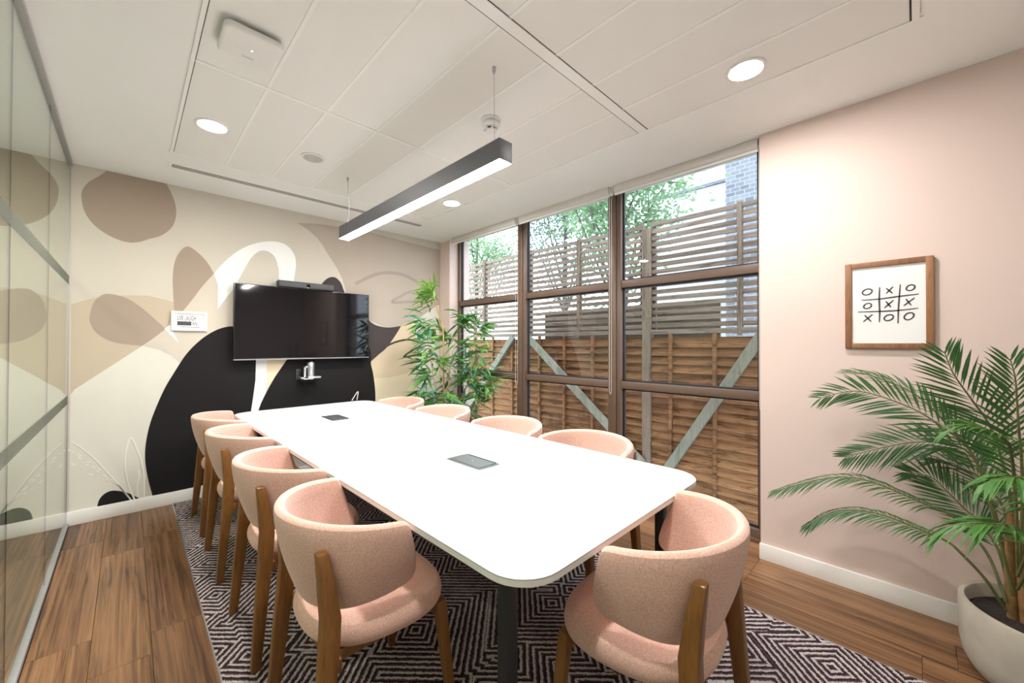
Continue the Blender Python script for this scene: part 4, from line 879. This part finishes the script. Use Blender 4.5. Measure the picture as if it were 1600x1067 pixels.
# ================================================================== BAMBOO
bp_ = thing('bamboo_pot', 'grey round pot holding the bamboo in the corner by the window', 'pot', (2.76, -0.70, 0.0))
obj('body', MB().lathe([(0.13, 0.0), (0.145, 0.01), (0.165, 0.15), (0.175, 0.30), (0.165, 0.30), (0.158, 0.24)], (2.76, -0.70, 0), 40, cap1=False), M['pot'], bp_, smooth=True)
so = obj('soil', MB().lathe([(0.160, 0.0), (0.08, 0.008)], (2.76, -0.70, 0.25), 24), M['soil'], bp_, smooth=True); so['kind'] = 'stuff'
bb = thing('bamboo_plant', 'tall leafy bamboo plant in the corner between mural and window', 'plant', (2.76, -0.70, 0.25))
canes = [[(2.735, -0.70, 0.255), (2.735, -0.70, 0.60), (2.728, -0.70, 1.0), (2.722, -0.70, 1.42), (2.69, -0.70, 1.56), (2.62, -0.70, 1.74), (2.585, -0.70, 1.90)],
         [(2.79, -0.72, 0.255), (2.88, -0.74, 0.60), (2.98, -0.78, 0.85), (3.03, -0.85, 1.10), (3.02, -0.90, 1.40), (2.97, -0.86, 1.56)],
         [(2.77, -0.66, 0.255), (2.80, -0.66, 0.7), (2.86, -0.66, 1.15), (2.93, -0.70, 1.52)],
         [(2.71, -0.73, 0.255), (2.64, -0.76, 0.60), (2.55, -0.77, 1.0), (2.48, -0.76, 1.45)]]
co = []
for i, c in enumerate(canes):
    P = spline(c, 8); r = (0.0105, 0.008, 0.006, 0.005)[i]
    o = obj('cane', MB().tube(P, [r*(1-0.55*j/len(P)) for j in range(len(P))], 8), M['cane'], bb, smooth=True); co.append((o, P))
def leafmesh(m, L, w, droop):
    mb = MB(); st = [(0, 0.0), (0.18, 0.75), (0.42, 1.0), (0.72, 0.62), (1.0, 0.0)]
    for f, ww in st:
        zz = -droop*f*f*L
        if ww == 0: mb.v.append((f*L, 0, zz))
        else: mb.v += [(f*L, w*ww, zz+w*0.25*ww), (f*L, 0, zz), (f*L, -w*ww, zz+w*0.25*ww)]
    mb.f = [(0,1,2),(0,2,3),(1,4,5,2),(2,5,6,3),(4,7,8,5),(5,8,9,6),(7,10,8),(8,10,9)]
    me = bpy.data.meshes.new('leaf'); me.from_pydata(mb.v, [], mb.f); me.materials.append(M[m]); return me
LM = [leafmesh('bam1', 0.21, 0.0155, 0.12), leafmesh('bam2', 0.23, 0.016, 0.2), leafmesh('bam3', 0.19, 0.0145, 0.08), leafmesh('bam1', 0.25, 0.0165, 0.28)]
CL = [(2.56, -0.7, 1.86), (2.55, -0.66, 1.76), (2.44, -0.74, 1.52), (2.69, -0.6, 1.48), (2.94, -0.72, 1.57), (2.97, -0.85, 1.57), (3.03, -0.95, 1.46), (2.46, -0.78, 1.32), (2.84, -0.62, 1.36), (2.92, -0.8, 1.29), (2.47, -0.7, 1.16), (2.62, -0.82, 1.13), (2.99, -0.66, 1.11), (3.02, -0.9, 1.22), (3.03, -1.0, 1.05), (2.51, -0.76, 0.96), (2.83, -0.64, 0.87), (2.94, -0.84, 0.94), (3.05, -0.98, 0.84), (3.11, -1.08, 0.89), (2.46, -0.72, 0.77), (2.6, -0.85, 0.73), (2.96, -0.7, 0.65), (3.03, -0.95, 0.7), (2.98, -0.85, 0.53), (2.99, -0.95, 0.39), (2.47, -0.8, 0.65), (2.87, -0.65, 0.58)]
extra = []
rd = random.Random(21)
for ci, c in enumerate(CL):
    c = Vector(c); c.x = min(c.x, 3.06)
    best = min(((q-c).length + max(0, (q.z-c.z))*0.6, k, i) for k, (o, P) in enumerate(co) for i, q in enumerate(P) if i > 4)
    o, P = co[best[1]]; q = P[best[2]]
    tw = spline([q, q.lerp(c, 0.55)+Vector((0, 0, 0.03)), c], 4)
    tg = obj('twig', MB().tube(tw, [0.003*(1-0.6*j/len(tw)) for j in range(len(tw))], 5), M['cane'], bb, smooth=True)
    out = (c-q); out.z *= 0.4; out = out.normalized() if out.length > 1e-3 else Vector((0,-1,0))
    nl = 10; extra.append((c, q, out))
    for k in range(nl):
        yaw = math.atan2(out.y, out.x) + rd.gauss(0, 0.95); pit = rd.uniform(-0.45, 0.55) + (0.5 if c.z > 1.6 else 0)
        pos = tw[rd.randrange(max(1, len(tw)-6), len(tw))] + Vector((rd.gauss(0, .018), rd.gauss(0, .018), rd.gauss(0, .022)))
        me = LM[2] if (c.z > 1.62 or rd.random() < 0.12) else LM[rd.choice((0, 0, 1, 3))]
        lf = bpy.data.objects.new('leaf', me); COL.objects.link(lf); lf.parent = tg
        s = rd.uniform(0.8, 1.15)
        lf.matrix_local = Matrix.Translation(pos-Vector(bb['_o'])) @ Matrix.Rotation(yaw, 4, 'Z') @ Matrix.Rotation(-pit, 4, 'Y') @ Matrix.Rotation(rd.gauss(0, 0.6), 4, 'X') @ Matrix.Diagonal((s, s, s, 1))
        tip = lf.matrix_local @ Vector((0.17, 0, 0)) + Vector(bb['_o'])
        if tip.x > 3.24 or tip.y > -0.03: bpy.data.objects.remove(lf)
fm_ = {'bam1': MB(), 'bam2': MB(), 'bam3': MB()}
for c, q, out in extra:
    for k in range(24):
        p = q.lerp(c, rd.uniform(0.45, 1.05)) + Vector((rd.gauss(0, .05), rd.gauss(0, .05), rd.gauss(0, .06)))
        yaw = math.atan2(out.y, out.x) + rd.gauss(0, 1.0); pit = rd.uniform(-0.6, 0.5)
        d = Vector((math.cos(yaw)*math.cos(pit), math.sin(yaw)*math.cos(pit), math.sin(pit)))
        L = rd.uniform(0.15, 0.24)
        if (p+d*L).x > 3.22 or (p+d*L).y > -0.03: continue
        s_ = d.cross(Vector((rd.gauss(0, .5), rd.gauss(0, .5), 1))).normalized(); dn = Vector((0, 0, -1)); w = L*0.068
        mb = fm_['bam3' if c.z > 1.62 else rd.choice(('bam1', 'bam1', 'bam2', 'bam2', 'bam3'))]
        mb.add([p, p+d*L*.35+s_*w, p+d*L*.35-s_*w, p+d*L*.7+s_*w*.7+dn*L*.08, p+d*L*.7-s_*w*.7+dn*L*.08, p+d*L+dn*L*.2], [(0,1,2),(1,3,4,2),(3,5,4)])
for k, mb in fm_.items():
    if mb.v: o = obj('foliage', mb, M[k], bb); o['kind'] = 'stuff'
for o in bpy.data.objects:
    if '_o' in o: del o['_o']
